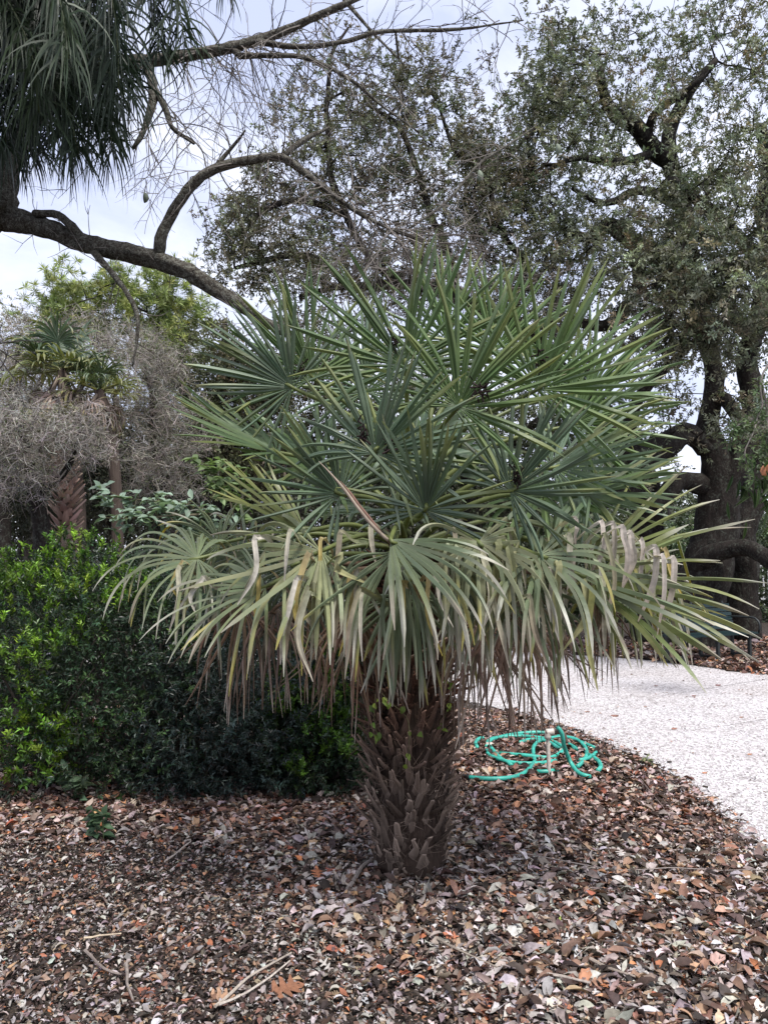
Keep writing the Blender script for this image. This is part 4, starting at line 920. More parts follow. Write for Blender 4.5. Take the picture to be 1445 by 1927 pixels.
# ------------------------------------------------------------------ far woodland
def woods(name, x0, x1, y0, y1, hfun, nc, seed, pal, label, trunks=40, ll=.2):
    r = np.random.default_rng(seed); x = r.uniform(x0, x1, nc); y = r.uniform(y0, y1, nc); hh = hfun(x) * (.75 + .45 * vnoise(x + 50, y, .5, seed)); z = hh * r.uniform(0, 1, nc) ** .8
    c = np.stack([x, y, z], 1); mb = MB(); col = pick(pal, nc, r, .2)
    for j in range(16):
        inst(DIA, c + r.normal(0, .35, (nc, 3)), rdir(nc, r), unit(rdir(nc, r) + A(0, 0, .5)), ll * r.uniform(.6, 1.3, nc), ll * .5, col * r.uniform(.7, 1.3, (nc, 1)), mb)
    xx = r.uniform(x0, x1, trunks); yy = r.uniform(y0, y1, trunks); h = hfun(xx) * r.uniform(.7, 1.05, trunks)
    V, Q_ = cones(np.stack([xx, yy, 0 * xx], 1), np.stack([xx + r.normal(0, .6, trunks), yy, h], 1), .12, .04, 7); mb.add(V, Q_, None, (.06, .05, .045))
    return tag(mb.build(name, M_OAK), label, 'woodland', kind='stuff')
woods('woodland', -26, 5, 28, 40, lambda x: np.interp(x, [-26, -14, -10, -6, 0, 6], [8, 7.6, 6.6, 6.8, 6.0, 5.2]), 9000, 71, [(.05, .06, .035), (.07, .07, .045), (.085, .08, .06), (.045, .05, .03)], 'dim far-off woodland behind the left side of the garden')
woods('woodland', 2, 30, 30, 42, lambda x: np.interp(x, [2, 8, 14, 30], [5.2, 4.8, 4.6, 4.2]), 6000, 72, [(.06, .08, .04), (.09, .10, .055), (.12, .14, .08), (.05, .06, .035)], 'far-off green woodland behind the oak trunks at right')
# understorey shrubs left, behind the hedge
def shrub(name, label, cat, blobs, n_sp, seed, pal, ll, lw, nl=9, L=.10, wts=None, mat=M_SHRUB, group=None, shoots=None, spal=None, proto=DIA, hollow=.55, stems=14, wood=.0018):
    r = np.random.default_rng(seed); base = A(blobs[0][0], blobs[0][1], 0); e = empty(name, base, label, cat, group); mbl = MB(); mbw = MB(); S = []; Dn = []; ws = [b_[3] * b_[5] for b_ in blobs]
    for b_, w in zip(blobs, ws):
        k = int(n_sp * w / sum(ws)); d = rdir(k, r); lump = 1 + .16 * np.sin(d[:, 0] * 7 + d[:, 2] * 5 + seed) * np.cos(d[:, 1] * 6 + d[:, 2] * 4); u = (r.uniform(hollow ** 3, 1, k) ** (1 / 3)) * lump
        q = A(*b_[:3]) + d * u[:, None] * A(*b_[3:]); kk = q[:, 2] > .03; S.append(q[kk]); Dn.append(d[kk])
    S = np.vstack(S); Dn = np.vstack(Dn); n_ = len(S); col = pick(pal, n_, r, .25, wts)
    sprigs(mbl, mbw, S, Dn + A(0, 0, .5) + r.normal(0, .5, (n_, 3)), L * r.uniform(.6, 1.3, n_), nl, ll, lw, col, proto, r, .9, 0, wood, cj=.2)
    if shoots is not None:
        q = shoots(S, Dn, r); mm = q.sum(); kcol = pick(spal, mm, r, .15)
        for rep in range(2):
            sprigs(mbl, mbw, S[q] + Dn[q] * .03 + r.normal(0, .025, (mm, 3)), Dn[q] * .5 + A(0, -.1, 1) + r.normal(0, .3, (mm, 3)), L * r.uniform(.6, 1.2, mm), nl + 2, ll * 1.05, lw * 1.05, kcol, proto, r, .8, 0, wood, woodcol=(.12, .15, .03), cj=.15)
    for b_ in blobs:
        for k in range(stems):
            a = A(b_[0] + r.normal(0, .12), b_[1] + r.normal(0, .12), 0); dd = rdir(1, r)[0]; dd[2] = abs(dd[2]) * .8 + .2; t1 = A(*b_[:3]) + dd * A(*b_[3:]) * .85; mid = (a + t1) / 2 + r.normal(0, .1, 3)
            V, Q_, T_ = tube(resample([a, mid, t1], .12, .02, k), np.linspace(.013, .004, len(resample([a, mid, t1], .12))), 5); mbw.add(V, Q_, T_, (.05, .038, .03))
    mbl.build('foliage', mat, e); mbw.build('stems', M_WOOD, e); return e
DKP = [(.035, .062, .034), (.05, .08, .045), (.03, .045, .03), (.06, .075, .045)]
for k, (px, Y, w, h) in enumerate([(30, 9, 1.1, .95), (190, 9.5, 1.2, 1.0), (330, 10, 1.2, 1.15), (500, 10.5, 1.3, 1.1), (670, 11, 1.3, 1.0)]):
    c = P(px, 1100, Y); lab = ['dark evergreen bush beyond the bright shrub at the left edge', 'dark bush at the foot of the booted palm trunk', 'dark bush behind the pale broad-leaved branches', 'dark bush behind the drooping left fronds of the palm', 'dark bush behind the middle of the fan palm'][k]
    shrub('bush', lab, 'bush', [(c[0], Y, h * .62, w, .9, h * .95)], 1300, 600 + k, DKP, .07, .032, nl=8, L=.2, group='dark bushes behind the hedge', stems=6)
for k, (px, Y, w, h) in enumerate([(1000, 20, 2.2, 1.6), (1180, 21, 2.4, 1.6), (1290, 22, 2, 1.7), (1450, 21, 2.2, 1.6)]):
    c = P(px, 1100, Y); shrub('bush', ['low green bush far behind the fan palm, right of its trunk', 'low green bush beyond the path, left of the oak trunks', 'low green bush just behind the great oak trunk', 'low green bush behind the bench at the right edge'][k], 'bush', [(c[0], Y, h * .6, w, 1, h)], 1500, 620 + k, [(.07, .10, .045), (.10, .14, .07), (.05, .075, .035)], .12, .06, nl=8, L=.3, group='green bushes beyond the path', stems=6)

# ------------------------------------------------------------------ the hedge of shrubs at left
BRT = [(.17, .31, .024), (.13, .26, .02), (.23, .36, .04)]
HP = [(.022, .048, .022), (.03, .06, .03), (.018, .034, .018), (.05, .095, .03), (.032, .058, .03)]
HB = [(.03, .05, .042), (.042, .064, .055), (.025, .038, .033)]
def shoot_at(pts):
    def f(S, Dn, r):
        m_ = np.zeros(len(S), bool)
        for (px, py, Y, rad, pr) in pts:
            c = P(px, py, Y); d = np.linalg.norm((S - c)[:, [0, 2]], axis=1); m_ |= (d < rad) & (r.random(len(S)) < pr) & (S[:, 1] < c[1] + .5)
        return m_ & (Dn[:, 1] < .5)
    return f
s1 = shrub('hedge_shrub', 'leftmost dark evergreen shrub with bright yellow-green new shoots', 'shrub', [(-2.2, 5.55, .76, .95, .75, .88), (-1.7, 5.55, .60, .7, .75, .90)], 5200, 31, HP, .034, .013, nl=10, L=.085,
           shoots=shoot_at([(40, 1050, 5.4, .32, .75), (150, 1060, 5.4, .25, .55), (60, 1120, 5.2, .2, .4), (110, 1190, 5.1, .2, .35), (15, 1270, 5.0, .16, .6), (75, 1215, 5.0, .12, .5), (40, 1390, 5.0, .28, .4), (110, 1390, 5.0, .14, .5), (90, 1465, 5.0, .1, .5), (20, 1330, 5, .2, .25), (230, 1120, 5.2, .12, .5), (235, 1010, 5.8, .16, .6)]), spal=BRT + [(.08, .17, .025), (.10, .20, .03)])
s2 = shrub('hedge_shrub', 'middle shrub of the hedge with dull blue-grey leaves, under the left fronds', 'shrub', [(-1.0, 5.6, .60, .75, .72, .85), (-1.25, 5.32, .38, .5, .5, .45)], 5200, 32, HB, .034, .012, nl=10, L=.085, shoots=shoot_at([(235, 1180, 5.1, .14, .4), (250, 1370, 5.0, .05, .5), (370, 1210, 5.3, .1, .3)]), spal=[(.10, .19, .03)])
s3 = shrub('hedge_shrub', 'right end of the hedge, small-leaved green shrub just behind the palm trunk', 'shrub', [(-.30, 5.75, .46, .62, .62, .66), (-.5, 5.36, .3, .4, .35, .36)], 4200, 33, HP, .032, .013, nl=10, L=.08,
           shoots=shoot_at([(600, 1290, 5.4, .3, .35), (530, 1330, 5.2, .12, .35), (430, 1390, 5.0, .08, .5), (640, 1380, 5.2, .16, .3), (560, 1440, 5.1, .07, .6), (650, 1250, 5.6, .2, .4), (480, 1320, 5.2, .12, .2)]), spal=[(.11, .22, .025), (.08, .17, .02)])

# ------------------------------------------------------------------ broad-leaved branches behind the left fronds
bl = empty('broadleaf_shrub', P(470, 1150, 6.2) * A(1, 1, 0), 'pale green broad-leaved shrub reaching out left above the hedge', 'shrub'); rl = np.random.default_rng(41); mbl = MB(); mbw = MB()
PR = proto_oval(.08, .10, 4, 0, [.15, .85, 1, .6, .05])
for pts, k, c in [([(480, 1150, 6.4), (450, 1020, 6.3), (400, 965, 6.1), (320, 945, 6.0), (250, 938, 5.9), (185, 935, 5.9)], 55, (.24, .32, .24)), ([(400, 965, 6.1), (330, 970, 5.9), (280, 975, 5.8), (220, 975, 5.8)], 34, (.22, .30, .22)), ([(450, 1020, 6.3), (430, 930, 6.3), (400, 890, 6.3), (380, 870, 6.3)], 46, (.22, .30, .13)), ([(450, 1020, 6.3), (460, 930, 6.4), (440, 890, 6.4)], 30, (.15, .22, .08)), ([(450, 1020, 6.3), (380, 990, 6.1), (310, 990, 6.0)], 24, (.13, .19, .12))]:
    q = resample([P(*a) for a in pts], .03, .01, 2); V, Q_, T_ = tube(q, np.linspace(.010, .003, len(q)), 5); mbw.add(V, Q_, T_, (.13, .11, .07))
    lo = len(q) // 3; i = rl.integers(lo, len(q), k); po = q[i] + rl.normal(0, .05, (k, 3)); V, Q_ = cones(q[i], po, .0025, .002, 3); mbw.add(V, Q_, None, (.13, .12, .06))
    for rep in range(3):
        d = unit(rl.normal(0, 1, (k, 3)) * A(1, .8, .35) + A(-.2, -.4, -.2)); inst(PR, po, d, unit(A(0, -.35, 1) + rl.normal(0, .3, (k, 3))), rl.uniform(.06, .11, k), rl.uniform(.035, .055, k), np.clip(A(*c) * (1 + rl.normal(0, .18, (k, 1))), .02, .6), mbl)
mbl.build('foliage', M_BROAD, bl, True); mbw.build('stems', M_WOOD, bl)

# ------------------------------------------------------------------ bare tree with lichened limbs reaching in from the left
fl = empty('bare_tree', P(-420, 1500, 6.2) * A(1, 1, 0), 'bare tree whose grey lichened limb arches across from the left, with a few hanging pods', 'tree')
t = Tree(909); rf = np.random.default_rng(909)
t.limb([(-420, 1560, 6.3), (-400, 1200, 6.3), (-330, 900, 6.3), (-200, 640, 6.2), (-90, 470, 6.1), (-20, 405, 6.0), (10, 400, 5.9)], [.34, .27, .24, .2, .15, .13, .12], .0)
t.limb([(-10, 405, 6.0), (70, 425, 5.9), (150, 455, 5.8), (240, 475, 5.7), (310, 495, 5.65), (370, 520, 5.6), (430, 560, 5.6), (490, 600, 5.6), (560, 640, 5.7)], [.10, .08, .07, .068, .064, .056, .05, .04, .03], .0, .06)
t.limb([(5, 400, 5.95), (5, 350, 6.0), (22, 290, 6.05), (70, 215, 6.1), (160, 150, 6.2), (240, 120, 6.3), (300, 112, 6.3), (380, 100, 6.3), (450, 85, 6.3), (530, 60, 6.3), (620, 20, 6.3), (700, -15, 6.3)], [.12, .115, .10, .075, .062, .058, .052, .046, .042, .036, .028, .02], .0, .06)
t.limb([(302, 480, 5.65), (302, 450, 5.6), (315, 420, 5.6), (335, 385, 5.55), (370, 340, 5.5), (420, 312, 5.5), (480, 300, 5.5), (530, 297, 5.55), (580, 330, 5.6), (630, 370, 5.6), (700, 415, 5.65), (780, 450, 5.7)], [.04, .045, .042, .04, .037, .035, .032, .028, .023, .02, .015, .008], .0, .05)
t.limb([(530, 297, 5.55), (570, 265, 5.6), (620, 240, 5.7)], [.025, .02, .01], 0, .05)
t.limb([(405, 315, 5.5), (430, 285, 5.5), (450, 262, 5.45), (462, 245, 5.4)], [.018, .014, .010, .006], 0, .05)
t.limb([(165, 462, 5.8), (145, 435, 5.75), (110, 405, 5.8), (65, 402, 5.85)], [.028, .03, .03, .03], 0, .05)
t.limb([(165, 462, 5.8), (200, 500, 5.6), (235, 545, 5.5), (258, 590, 5.5), (258, 640, 5.5), (250, 690, 5.5)], [.026, .024, .018, .015, .011, .006], 0, .05)
t.limb([(280, 130, 6.3), (288, 165, 6.2), (280, 220, 6.1), (262, 265, 6.0), (250, 280, 6.0)], [.04, .045, .03, .022, .014], 0, .05)
t.limb([(288, 160, 6.2), (310, 200, 6.1), (325, 240, 6.0), (365, 270, 5.9)], [.028, .025, .018, .012], 0, .05)
t.limb([(480, 78, 6.3), (560, 88, 6.2), (640, 80, 6.2), (720, 60, 6.2), (860, 55, 6.1), (985, 38, 6.1)], [.03, .025, .02, .018, .012, .005], 0, .06)
t.limb([(440, 105, 6.3), (520, 105, 6.2), (580, 110, 6.2), (660, 150, 6.1), (720, 200, 6.1), (790, 250, 6.1)], [.03, .022, .018, .014, .01, .006], 0, .06)
t.limb([(1010, 235, 7.5), (960, 270, 7.2), (900, 310, 7.0), (840, 380, 6.8), (770, 430, 6.6)], [.006, .010, .012, .014, .012], 0, .06)
t.limb([(760, 120, 6.5), (700, 60, 6.5), (640, -10, 6.5)], [.01, .014, .018], 0, .06)
nbig = t.nl
# fine bare twigs: random walks that branch and curl
def twig_walks(mb, starts, dirs, L, r, rad, lev=0, seg=.05, droop=.03, curl=.28, kids=3, pts=None):
    n_ = len(starts); k = max(3, int(L / seg)); p_ = starts.copy(); d = unit(dirs); cv = r.normal(0, curl * .5, (n_, 3))
    alive = r.integers(k // 2, k + 1, n_); rec = []
    for i in range(k):
        m_ = alive > i
        if not m_.any(): break
        d = unit(d + cv * .35 + r.normal(0, curl * .45, (n_, 3)) + A(0, 0, -droop)); q = p_ + d * seg; f0 = 1 - .75 * i / k; f1 = 1 - .75 * (i + 1) / k
        V, Q_ = cones(p_[m_], q[m_], rad * f0, rad * f1, 3); mb.add(V, Q_, None, (.16, .135, .125)); rec.append((q.copy(), d.copy(), m_)); p_ = q
    if lev > 0:
        for j in range(kids):
            ii = r.integers(1, len(rec), n_); ps = np.array([rec[a][0][b_] for b_, a in enumerate(ii)]); ds = np.array([rec[a][1][b_] for b_, a in enumerate(ii)]); ok = np.array([rec[a][2][b_] for b_, a in enumerate(ii)])
            if ok.any(): twig_walks(mb, ps[ok], ds[ok] + rdir(ok.sum(), r) * .9, L * .55, r, rad * .6, lev - 1, seg * .8, droop, curl, kids)
mbt = MB()
def spawn(i0pts, n_, L, rad, lev, bias, r, **kw):
    q = np.array([P(*a) for a in resample(i0pts, 3)])
    i = r.integers(0, len(q), n_); twig_walks(mbt, q[i] + r.normal(0, .01, (n_, 3)), rdir(n_, r) * .8 + A(*bias), L, r, rad, lev, **kw)
TW = dict(droop=.035, curl=.24)
spawn([(300, 112, 6.3), (450, 85, 6.3), (620, 20, 6.3)], 44, .9, .0065, 2, (.2, 0, -.1), rf, **TW)
spawn([(380, 100, 6.3), (530, 60, 6.3)], 16, 1.1, .006, 2, (.2, 0, -.8), rf, **TW)
spawn([(560, 88, 6.2), (720, 60, 6.2), (985, 38, 6.1)], 26, .6, .005, 2, (.3, 0, -.1), rf, **TW)
spawn([(580, 110, 6.2), (660, 150, 6.1), (790, 250, 6.1)], 22, .8, .005, 2, (.3, 0, 0), rf, **TW)
spawn([(370, 340, 5.5), (480, 300, 5.5), (580, 330, 5.6), (780, 450, 5.7)], 34, .8, .006, 2, (.1, 0, .1), rf, **TW)
spawn([(630, 370, 5.6), (700, 415, 5.65), (780, 450, 5.7)], 30, 1.0, .007, 2, (.5, 0, -.2), rf, **TW)
spawn([(262, 265, 6.0), (280, 220, 6.1), (310, 200, 6.1), (365, 270, 5.9)], 18, .9, .006, 2, (.1, 0, -.5), rf, **TW)
spawn([(200, 500, 5.6), (258, 600, 5.5), (250, 690, 5.5)], 10, .45, .005, 1, (.1, 0, -.3), rf, **TW)
spawn([(70, 425, 5.9), (240, 475, 5.7), (370, 520, 5.6)], 14, .35, .0045, 1, (0, 0, -.3), rf, **TW)
spawn([(700, 450, 5.8), (760, 520, 6.2), (900, 520, 6.4), (960, 560, 6.6)], 44, .8, .0055, 2, (.2, 0, .2), rf, **TW)
spawn([(840, 380, 6.8), (900, 310, 7.0), (960, 270, 7.2)], 16, .7, .005, 2, (0, 0, 0), rf, **TW)
spawn([(560, 640, 5.7), (620, 560, 6.0), (700, 480, 6.0)], 24, .8, .0055, 2, (0, 0, .5), rf, **TW)
spawn([(-20, 700, 5.5), (0, 640, 5.5)], 5, .7, .006, 1, (.8, 0, 0), rf, **TW)
t.radii(); t.wood('trunk', M_FLOSS, fl, rough=.15, sides=18); mbt.build('twigs', M_TWIG, fl)
for px, py, Y, s in [(272, 372, 5.6, .08), (901, 331, 6.8, .105), (1048, 281, 7.4, .11)]:
    c = P(px, py, Y); u = np.linspace(0, 1, 10); rad = s * .27 * np.sin(np.pi * np.clip(u, .03, .985)) ** .6; q = np.stack([c[0] + .012 * np.sin(u * 3), c[1] + 0 * u, c[2] + s / 2 - u * s], 1)
    V, Q_, T_ = tube(q, rad, 10, .02); m_ = MB(); m_.add(V, Q_, T_, (.17, .20, .14)); V, Q_ = cones(q[:1], q[:1] + A([.02, 0, .10]), .004, .003, 4); m_.add(V, Q_, None, (.15, .13, .12)); m_.build('seed_pod', plain('pod_skin', (.3, .34, .25), .7, .15, 40, use_col=True), fl, True)

# ------------------------------------------------------------------ feather palm hanging in at top left
fp = empty('feather_palm', P(-330, 1700, 4.9) * A(1, 1, 0), 'feather palm with long dark drooping fronds hanging in at the top left corner', 'palm tree'); rq = np.random.default_rng(55)
V, Q_, T_ = tube(resample([P(-330, 1700, 4.9) * A(1, 1, 0), P(-340, 900, 4.9), P(-330, 200, 4.9), P(-320, -250, 4.9)], .2), .16, 14, .04, 5); m_ = MB(); m_.add(V, Q_, T_, (.12, .11, .095)); m_.build('trunk', M_BOOT, fp)
LF = (A([-.35, 0, 0], [0, 0, -.02], [.35, 0, 0], [-.5, .3, 0], [0, .3, -.02], [.5, .3, 0], [-.4, .65, 0], [0, .65, -.02], [.4, .65, 0], [0, 1, 0]), np.array([[0, 1, 4, 3], [1, 2, 5, 4], [3, 4, 7, 6], [4, 5, 8, 7]]), np.array([[6, 7, 9], [7, 8, 9]]))
def feather(pts, n_, L, col, r, wd=.022):
    q = resample([P(*a) for a in pts], .02); tg = unit(np.gradient(q, axis=0)); m1 = MB()
    i = np.clip((np.linspace(.12, .995, n_) * (len(q) - 1)).astype(int), 0, len(q) - 1); tt = i / len(q)
    for sgn in (-1, 1):
        s = unit(np.cross(tg[i], A(0, 0, 1)) * sgn + r.normal(0, .35, (n_, 3)))
        d = unit(tg[i] * .55 + s * .8 + A(0, 0, .15) + r.normal(0, .18, (n_, 3))); ll = L * (1 - .45 * np.abs(tt - .45) * 1.6) * r.uniform(.8, 1.1, n_)
        pos = q[i].copy(); K = 7; rows = []; dirv = d; nn0 = unit(np.cross(dirv, tg[i]))
        dr = r.uniform(.25, .55, n_)[:, None]
        for k in range(K):
            t_ = k / (K - 1); w = wd * (1 - t_ ** 2) * (.6 + .4 * min(1, t_ * 6)); sd_ = unit(np.cross(dirv, np.cross(dirv, tg[i]) ) + .01); sd_ = unit(lerp(sd_, np.cross(dirv, nn0), .3))
            rows.append(np.stack([pos - sd_ * w / 2, pos + sd_ * w / 2 + 1e-5], 1)); dirv = unit(dirv + A(0, 0, -1) * dr + r.normal(0, .03, (n_, 3))); pos = pos + dirv * (ll / (K - 1))[:, None]
        V = np.stack(rows, 1).reshape(-1, 3); b_ = (np.arange(n_) * K * 2)[:, None]; k_ = np.arange(K - 1)[None] * 2
        Q_ = np.stack([b_ + k_, b_ + k_ + 1, b_ + k_ + 3, b_ + k_ + 2], -1).reshape(-1, 4)
        C = np.repeat(np.clip(A(*col) * (1 + r.normal(0, .2, (n_, 1))), .01, .5), K * 2, 0); m1.add(V, Q_, None, C)
    o = m1.build('frond', M_FEATHER, fp); V, Q_, T_ = tube(q[::3], np.linspace(.016, .004, len(q[::3])), 6); m2 = MB(); m2.add(V, Q_, T_, (.09, .11, .045)); m2.build('rachis', M_FEATHER, o, True)
c0 = (-320, -260, 4.9); K1 = (.022, .038, .02); K2 = (.04, .062, .03)
FR = [([c0, (-60, -260, 4.8), (90, -60, 4.7), (150, 90, 4.7), (170, 250, 4.8)], 150, .60, K1),
      ([c0, (0, -300, 4.6), (170, -120, 4.5), (215, 20, 4.5), (225, 170, 4.6)], 140, .60, K1),
      ([c0, (50, -330, 4.7), (250, -200, 4.8), (320, -70, 4.9), (350, 90, 5.0)], 110, .45, K2),
      ([c0, (100, -360, 5.2), (320, -240, 5.3), (400, -130, 5.4), (425, -20, 5.4)], 110, .42, K1),
      ([c0, (-120, -160, 4.5), (0, -20, 4.4), (60, 100, 4.4), (75, 220, 4.5)], 140, .50, K2),
      ([c0, (-180, -120, 4.8), (-80, 20, 4.7), (-10, 150, 4.7), (15, 280, 4.8)], 140, .58, K1),
      ([c0, (-60, -140, 5.4), (70, 0, 5.4), (115, 130, 5.4), (120, 270, 5.5)], 150, .60, K1),
      ([c0, (-100, -240, 4.3), (50, -130, 4.2), (110, -10, 4.2), (130, 110, 4.2)], 120, .48, K2),
      ([c0, (-200, -60, 4.4), (-110, 60, 4.3), (-60, 160, 4.3), (-40, 250, 4.4)], 120, .5, K1),
      ([c0, (-30, -200, 5.1), (140, -50, 5.1), (215, 70, 5.1), (255, 170, 5.2)], 130, .46, K1),
      ([c0, (-60, -300, 5.5), (90, -190, 5.6), (190, -80, 5.6), (235, 30, 5.7)], 120, .55, K1),
      ([c0, (-100, -200, 5.0), (20, -90, 5.0), (70, 40, 5.0), (85, 160, 5.1)], 140, .6, K1),
      ([c0, (-140, -240, 5.3), (-20, -120, 5.3), (30, 0, 5.3), (45, 120, 5.3)], 140, .6, K1),
      ([c0, (-120, -100, 5.6), (10, 30, 5.7), (100, 120, 5.7), (190, 210, 5.8)], 120, .48, K1)]
FR += [([c0, (-120, -120, 4.7), (30, 30, 4.6), (110, 160, 4.6), (150, 290, 4.7)], 130, .50, K1), ([c0, (-60, -180, 4.9), (120, -10, 4.9), (195, 140, 4.9), (212, 290, 5.0)], 130, .42, K1),
       ([c0, (-160, -60, 5.1), (-20, 90, 5.1), (40, 200, 5.1), (60, 300, 5.2)], 130, .45, K1), ([c0, (-80, -200, 5.3), (80, -60, 5.4), (170, 60, 5.4), (235, 210, 5.5)], 130, .45, K1), ([c0, (20, -280, 5.0), (220, -120, 5.0), (290, 0, 5.0), (300, 110, 5.1)], 120, .45, K1)]
for pts, n_, L, c in FR: feather(pts, int(n_ * 1.75), L * 1.32, c, rq, .0135)

# ------------------------------------------------------------------ twigs with leaves hanging in at the right edge
ep = empty('hanging_branch', P(1560, 700, 8.5), 'thin pale twig with small leaves and an orange dead leaf hanging at the right edge', 'branch'); re_ = np.random.default_rng(66); mbl = MB(); mbw = MB()
for pts in [[(1560, 640, 8.5), (1470, 660, 8.5), (1430, 715, 8.4), (1425, 790, 8.4), (1400, 850, 8.3), (1410, 900, 8.3)], [(1430, 715, 8.4), (1445, 790, 8.4), (1440, 870, 8.4)], [(1427, 795, 8.4), (1385, 805, 8.4), (1375, 830, 8.4)], [(1560, 760, 8.6), (1460, 880, 8.5), (1420, 905, 8.5)]]:
    q = resample([P(*a) for a in pts], .04, .02, 7); V, Q_, T_ = tube(q, np.linspace(.014, .005, len(q)), 6, .1); mbw.add(V, Q_, T_, (.20, .18, .165))
    k = 46; i = re_.integers(len(q) // 3, len(q), k); sprigs(mbl, mbw, q[i], rdir(k, re_) + A(0, 0, -.4), .10, 6, .06, .026, pick([(.12, .17, .08), (.09, .13, .06)], k, re_), DIA, re_, wood=.002)
k = 60; po = P(1435, 900, 8.5) + re_.normal(0, .15, (k, 3)); inst(OVL, po, unit(A(0, -.2, -1) + re_.normal(0, .5, (k, 3))), unit(A(0, -1, .2) + re_.normal(0, .3, (k, 3))), .22, .035, pick([(.04, .07, .03), (.06, .09, .04)], k, re_), mbl)
inst(OVL, P(1440, 872, 8.3)[None], A([0, 0, -1]), A([-.4, -1, .2]), .16, .12, A([.42, .17, .09]), mbl)
mbl.build('leaves', M_BROAD, ep); mbw.build('twig', M_TWIG, ep)

# ------------------------------------------------------------------ garden hose, standpipe, bench, fence, seedlings
M_HOSE = plain('hose_rubber', (.04, .36, .28), .42, .38, 14)
hose = empty('garden_hose', G(1010, 1430), 'turquoise garden hose lying in loose coils on the leaf litter beside the path', 'hose')
mb = MB(); HR = .016
def hpath(pts, rise=None, sd_=0):
    q = []
    for k, a in enumerate(pts):
        g = G(a[0], a[1], .05) if len(a) == 2 else P(*a); q.append(g)
    q = resample(q, .04, .004, sd_); V, Q_, T_ = tube(q, HR, 10); mb.add(V, Q_, T_, (.04, .36, .28))
hpath([(883, 1463), (925, 1466), (965, 1463), (990, 1452), (1004, 1435), (1003, 1416), (1006, 1402), (1020, 1391), (1055, 1386), (1085, 1392), (1103, 1410), (1100, 1430), (1085, 1442)], sd_=1)
hpath([(915, 1405), (925, 1392), (955, 1384), (1000, 1380), (1050, 1382), (1090, 1394), (1118, 1408), (1120, 1418), (1105, 1428), (1088, 1432)], sd_=2)
hpath([(962, 1440), (940, 1425), (922, 1405), (918, 1395), (935, 1388), (985, 1386), (1030, 1392), (1058, 1406), (1052, 1416), (1030, 1424), (985, 1422), (940, 1417)], sd_=3)
hpath([(898, 1407), (895, 1398), (899, 1390), (907, 1387)], sd_=4)
hpath([(916, 1412), (920, 1421), (945, 1432), (975, 1437), (1015, 1436), (1045, 1430)], sd_=5)
hpath([(1060, 1395), (1085, 1412), (1078, 1405)], sd_=6)
hpath([(1108, 1420), (1122, 1430), (1130, 1442), (1124, 1450)], sd_=7)
hpath([(1010, 1452), (1030, 1452), (1050, 1450)], sd_=8)
hpath([(975, 1398), (1000, 1392), (1030, 1396), (1052, 1408), (1062, 1412)], sd_=9)
hpath([(1048, 1368, 5.62), (1057, 1380, 5.62), (1062, 1405, 5.66), (1072, 1432, 5.72), (1085, 1452, 5.62), (1100, 1460, 5.56), (1111, 1462, 5.56)], sd_=10)
mb.build('hose_tube', M_HOSE, hose, True)
mb = MB(); q = np.array([G(870, 1461, .04), G(885, 1463, .05)]); V, Q_, T_ = tube(resample(q, .02), .017, 10); mb.add(V, Q_, T_, (.02, .018, .018)); mb.build('coupling', plain('dark_fitting', (.02, .02, .02), .6), hose, True)
sp = empty('standpipe', G(1033, 1466), 'short white plastic standpipe with a bent top, standing in the hose coils', 'water pipe')
b0 = G(1033, 1466); top = P(1030, 1378, b0[1]); M_PVC = plain('old_plastic', (.55, .50, .44), .55, .2, 25)
mb = MB(); V, Q_, T_ = tube(resample([b0 - A(0, 0, .05), (b0 + top) / 2, top], .05), .0145, 12); mb.add(V, Q_, T_); mb.build('riser', M_PVC, sp, True)
mb = MB()
for a, c, rr0 in [(top - A(0, 0, .045), top + A(0, 0, .012), .024), (top - A(.012, 0, 0), top + A(.045, 0, .004), .024)]:
    V, Q_, T_ = tube(resample([a, c], .015), rr0, 12); mb.add(V, Q_, T_)
mb.build('elbow', M_PVC, sp, True)
mb = MB(); a = top + A(.04, 0, 0); V, Q_, T_ = tube(resample([a, a + A(.05, 0, 0), a + A(.075, 0, -.01), a + A(.09, 0, -.05), a + A(.095, 0, -.075)], .01), .015, 10); mb.add(V, Q_, T_)
V, Q_, T_ = tube(resample([a + A(.055, 0, .0), a + A(.055, 0, .045)], .02), .006, 8); mb.add(V, Q_, T_)
V, Q_, T_ = tube(resample([a + A(.03, 0, .05), a + A(.08, 0, .05)], .01), .009, 8); mb.add(V, Q_, T_); mb.build('spigot', plain('weathered_brass', (.13, .09, .07), .6, .3, 30, .3), sp, True)

def boxm(mb, c, s, rot=None, col=(.1, .1, .1), bev=.0):
    x, y, z = [v / 2 for v in s]; V = A(*[(i * x, j * y, k * z) for i in (-1, 1) for j in (-1, 1) for k in (-1, 1)])
    if rot is not None: V = V @ np.array(rot).T
    mb.add(V + c, np.array([[0, 1, 3, 2], [4, 6, 7, 5], [0, 4, 5, 1], [2, 3, 7, 6], [0, 2, 6, 4], [1, 5, 7, 3]]), None, col)
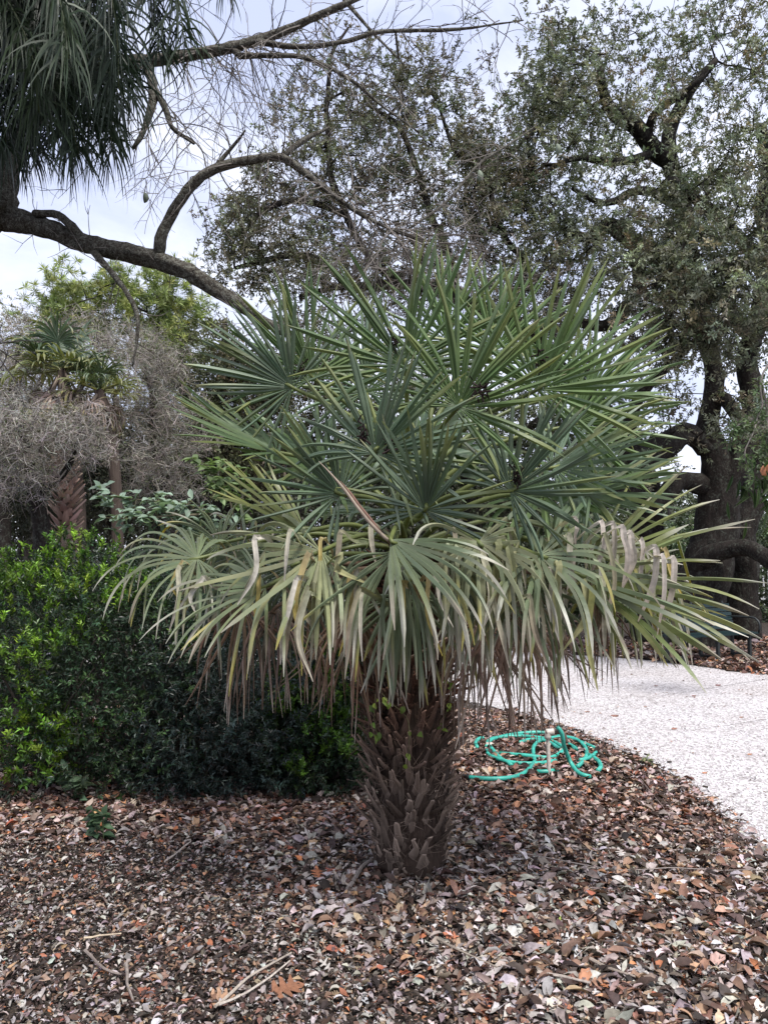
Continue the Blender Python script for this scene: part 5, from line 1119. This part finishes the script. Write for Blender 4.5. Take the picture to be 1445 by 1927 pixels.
# bench: seen from its back-right corner
bp = G(1398, 1240); ben = empty('park_bench', bp, 'dark green metal park bench at the far side of the path under the oak', 'bench'); ya = R_(28)
M_BEN = plain('green_paint', (.004, .020, .020), .4, .15, 15); M_BENL = plain('dark_iron', (.02, .024, .024), .5, .2, 20)
RM = np.array([[math.cos(ya), -math.sin(ya), 0], [math.sin(ya), math.cos(ya), 0], [0, 0, 1]])
def bw(x, y, z): return bp + RM @ A(x, y, z)
mb = MB()
for k in range(6): boxm(mb, bw(-.75, -.18 + k * .075, .44 - .004 * abs(k - 2.5)), (1.75, .055, .025), RM)
mb.build('seat', M_BEN, ben)
mb = MB()
for k in range(6):
    a_ = .22; Rb = RM @ np.array([[1, 0, 0], [0, math.cos(-a_), -math.sin(-a_)], [0, math.sin(-a_), math.cos(-a_)]]); boxm(mb, bw(-.75, .26 + k * .017, .50 + k * .07), (1.75, .02, .058), Rb)
mb.build('backrest', M_BEN, ben)
for x in (-1.5, -.75, 0):
    mb = MB()
    for y in (-.12, .2):
        boxm(mb, bw(x, y, .215), (.045, .045, .43), RM)
    boxm(mb, bw(x, .04, .41), (.05, .45, .035), RM); boxm(mb, bw(x, .04, .08), (.035, .30, .03), RM); mb.build('leg', M_BENL, ben)
    V, Q_, T_ = tube(resample([bw(x, .24, .42), bw(x, .30, .62), bw(x, .38, .92)], .08), .018, 8); mb = MB(); mb.add(V, Q_, T_); mb.build('back_support', M_BENL, ben)
for x in (-1.62, .12):
    V, Q_, T_ = tube(resample([bw(x, -.2, .43), bw(x, -.23, .55), bw(x, -.15, .66), bw(x, .1, .67), bw(x, .33, .66)], .05), .016, 8); mb = MB(); mb.add(V, Q_, T_); mb.build('armrest', M_BENL, ben, True)
# white fence far right
fc = empty('fence', P(1440, 1130, 26) * A(1, 1, 0), 'pale upright picket fence glimpsed beyond the oak at the right edge', 'fence'); mb = MB(); x0 = P(1400, 1100, 26)[0]
for k in range(26): boxm(mb, A(x0 + k * .16, 26, .85), (.05, .03, 1.7), None, (.7, .7, .7))
mb.build('pickets', plain('white_paint', (.62, .63, .62), .6, .1, 5), fc); mb = MB()
for z in (.35, 1.45): boxm(mb, A(x0 + 2, 26.03, z), (4.3, .03, .08), None, (.7, .7, .7))
mb.build('rail', plain('rail_paint', (.6, .61, .6), .6, .1, 5), fc)
# seedlings
def seedling(px, py, label, h, k, ll, lw, col, seed, spread=.06):
    r = np.random.default_rng(seed); g = G(px, py); e = empty('seedling', g, label, 'plant'); mbl = MB(); mbw = MB()
    for j in range(3):
        q = resample([g + r.normal(0, .02, 3) * A(1, 1, 0), g + A(r.normal(0, spread * .6), r.normal(0, spread * .6), h * .5), g + A(r.normal(0, spread), r.normal(0, spread), h * r.uniform(.6, 1))], .015); V, Q_, T_ = tube(q, .003, 5); mbw.add(V, Q_, T_, (.06, .08, .03))
        i = r.integers(len(q) // 4, len(q), k); inst(PR, q[i], unit(r.normal(0, 1, (k, 3)) * A(1, 1, .4)), unit(A(0, -.4, 1) + r.normal(0, .35, (k, 3))), ll * r.uniform(.7, 1.2, k), lw * r.uniform(.8, 1.2, k), pick([col], k, r, .2), mbl)
    mbl.build('leaves', M_BROAD, e, True); mbw.build('stem', M_WOOD, e)
seedling(192, 1590, 'low dark green seedling on the leaf litter in front of the hedge at left', .24, 16, .06, .035, (.05, .09, .045), 1, .09)
seedling(145, 1520, 'taller seedling with long pale leaves against the base of the hedge at left', .26, 9, .10, .045, (.09, .13, .08), 2, .1)
seedling(372, 1512, 'thin seedling with round leaves in the dark at the foot of the hedge', .24, 9, .05, .04, (.04, .07, .035), 3, .03)
seedling(1055, 1752, 'tiny bright green sprig alone on the brown leaves in the right foreground', .03, 6, .045, .02, (.34, .42, .10), 4, .02)
seedling(1215, 1442, 'small weed at the edge of the white path', .07, 8, .06, .012, (.16, .19, .09), 5, .03)
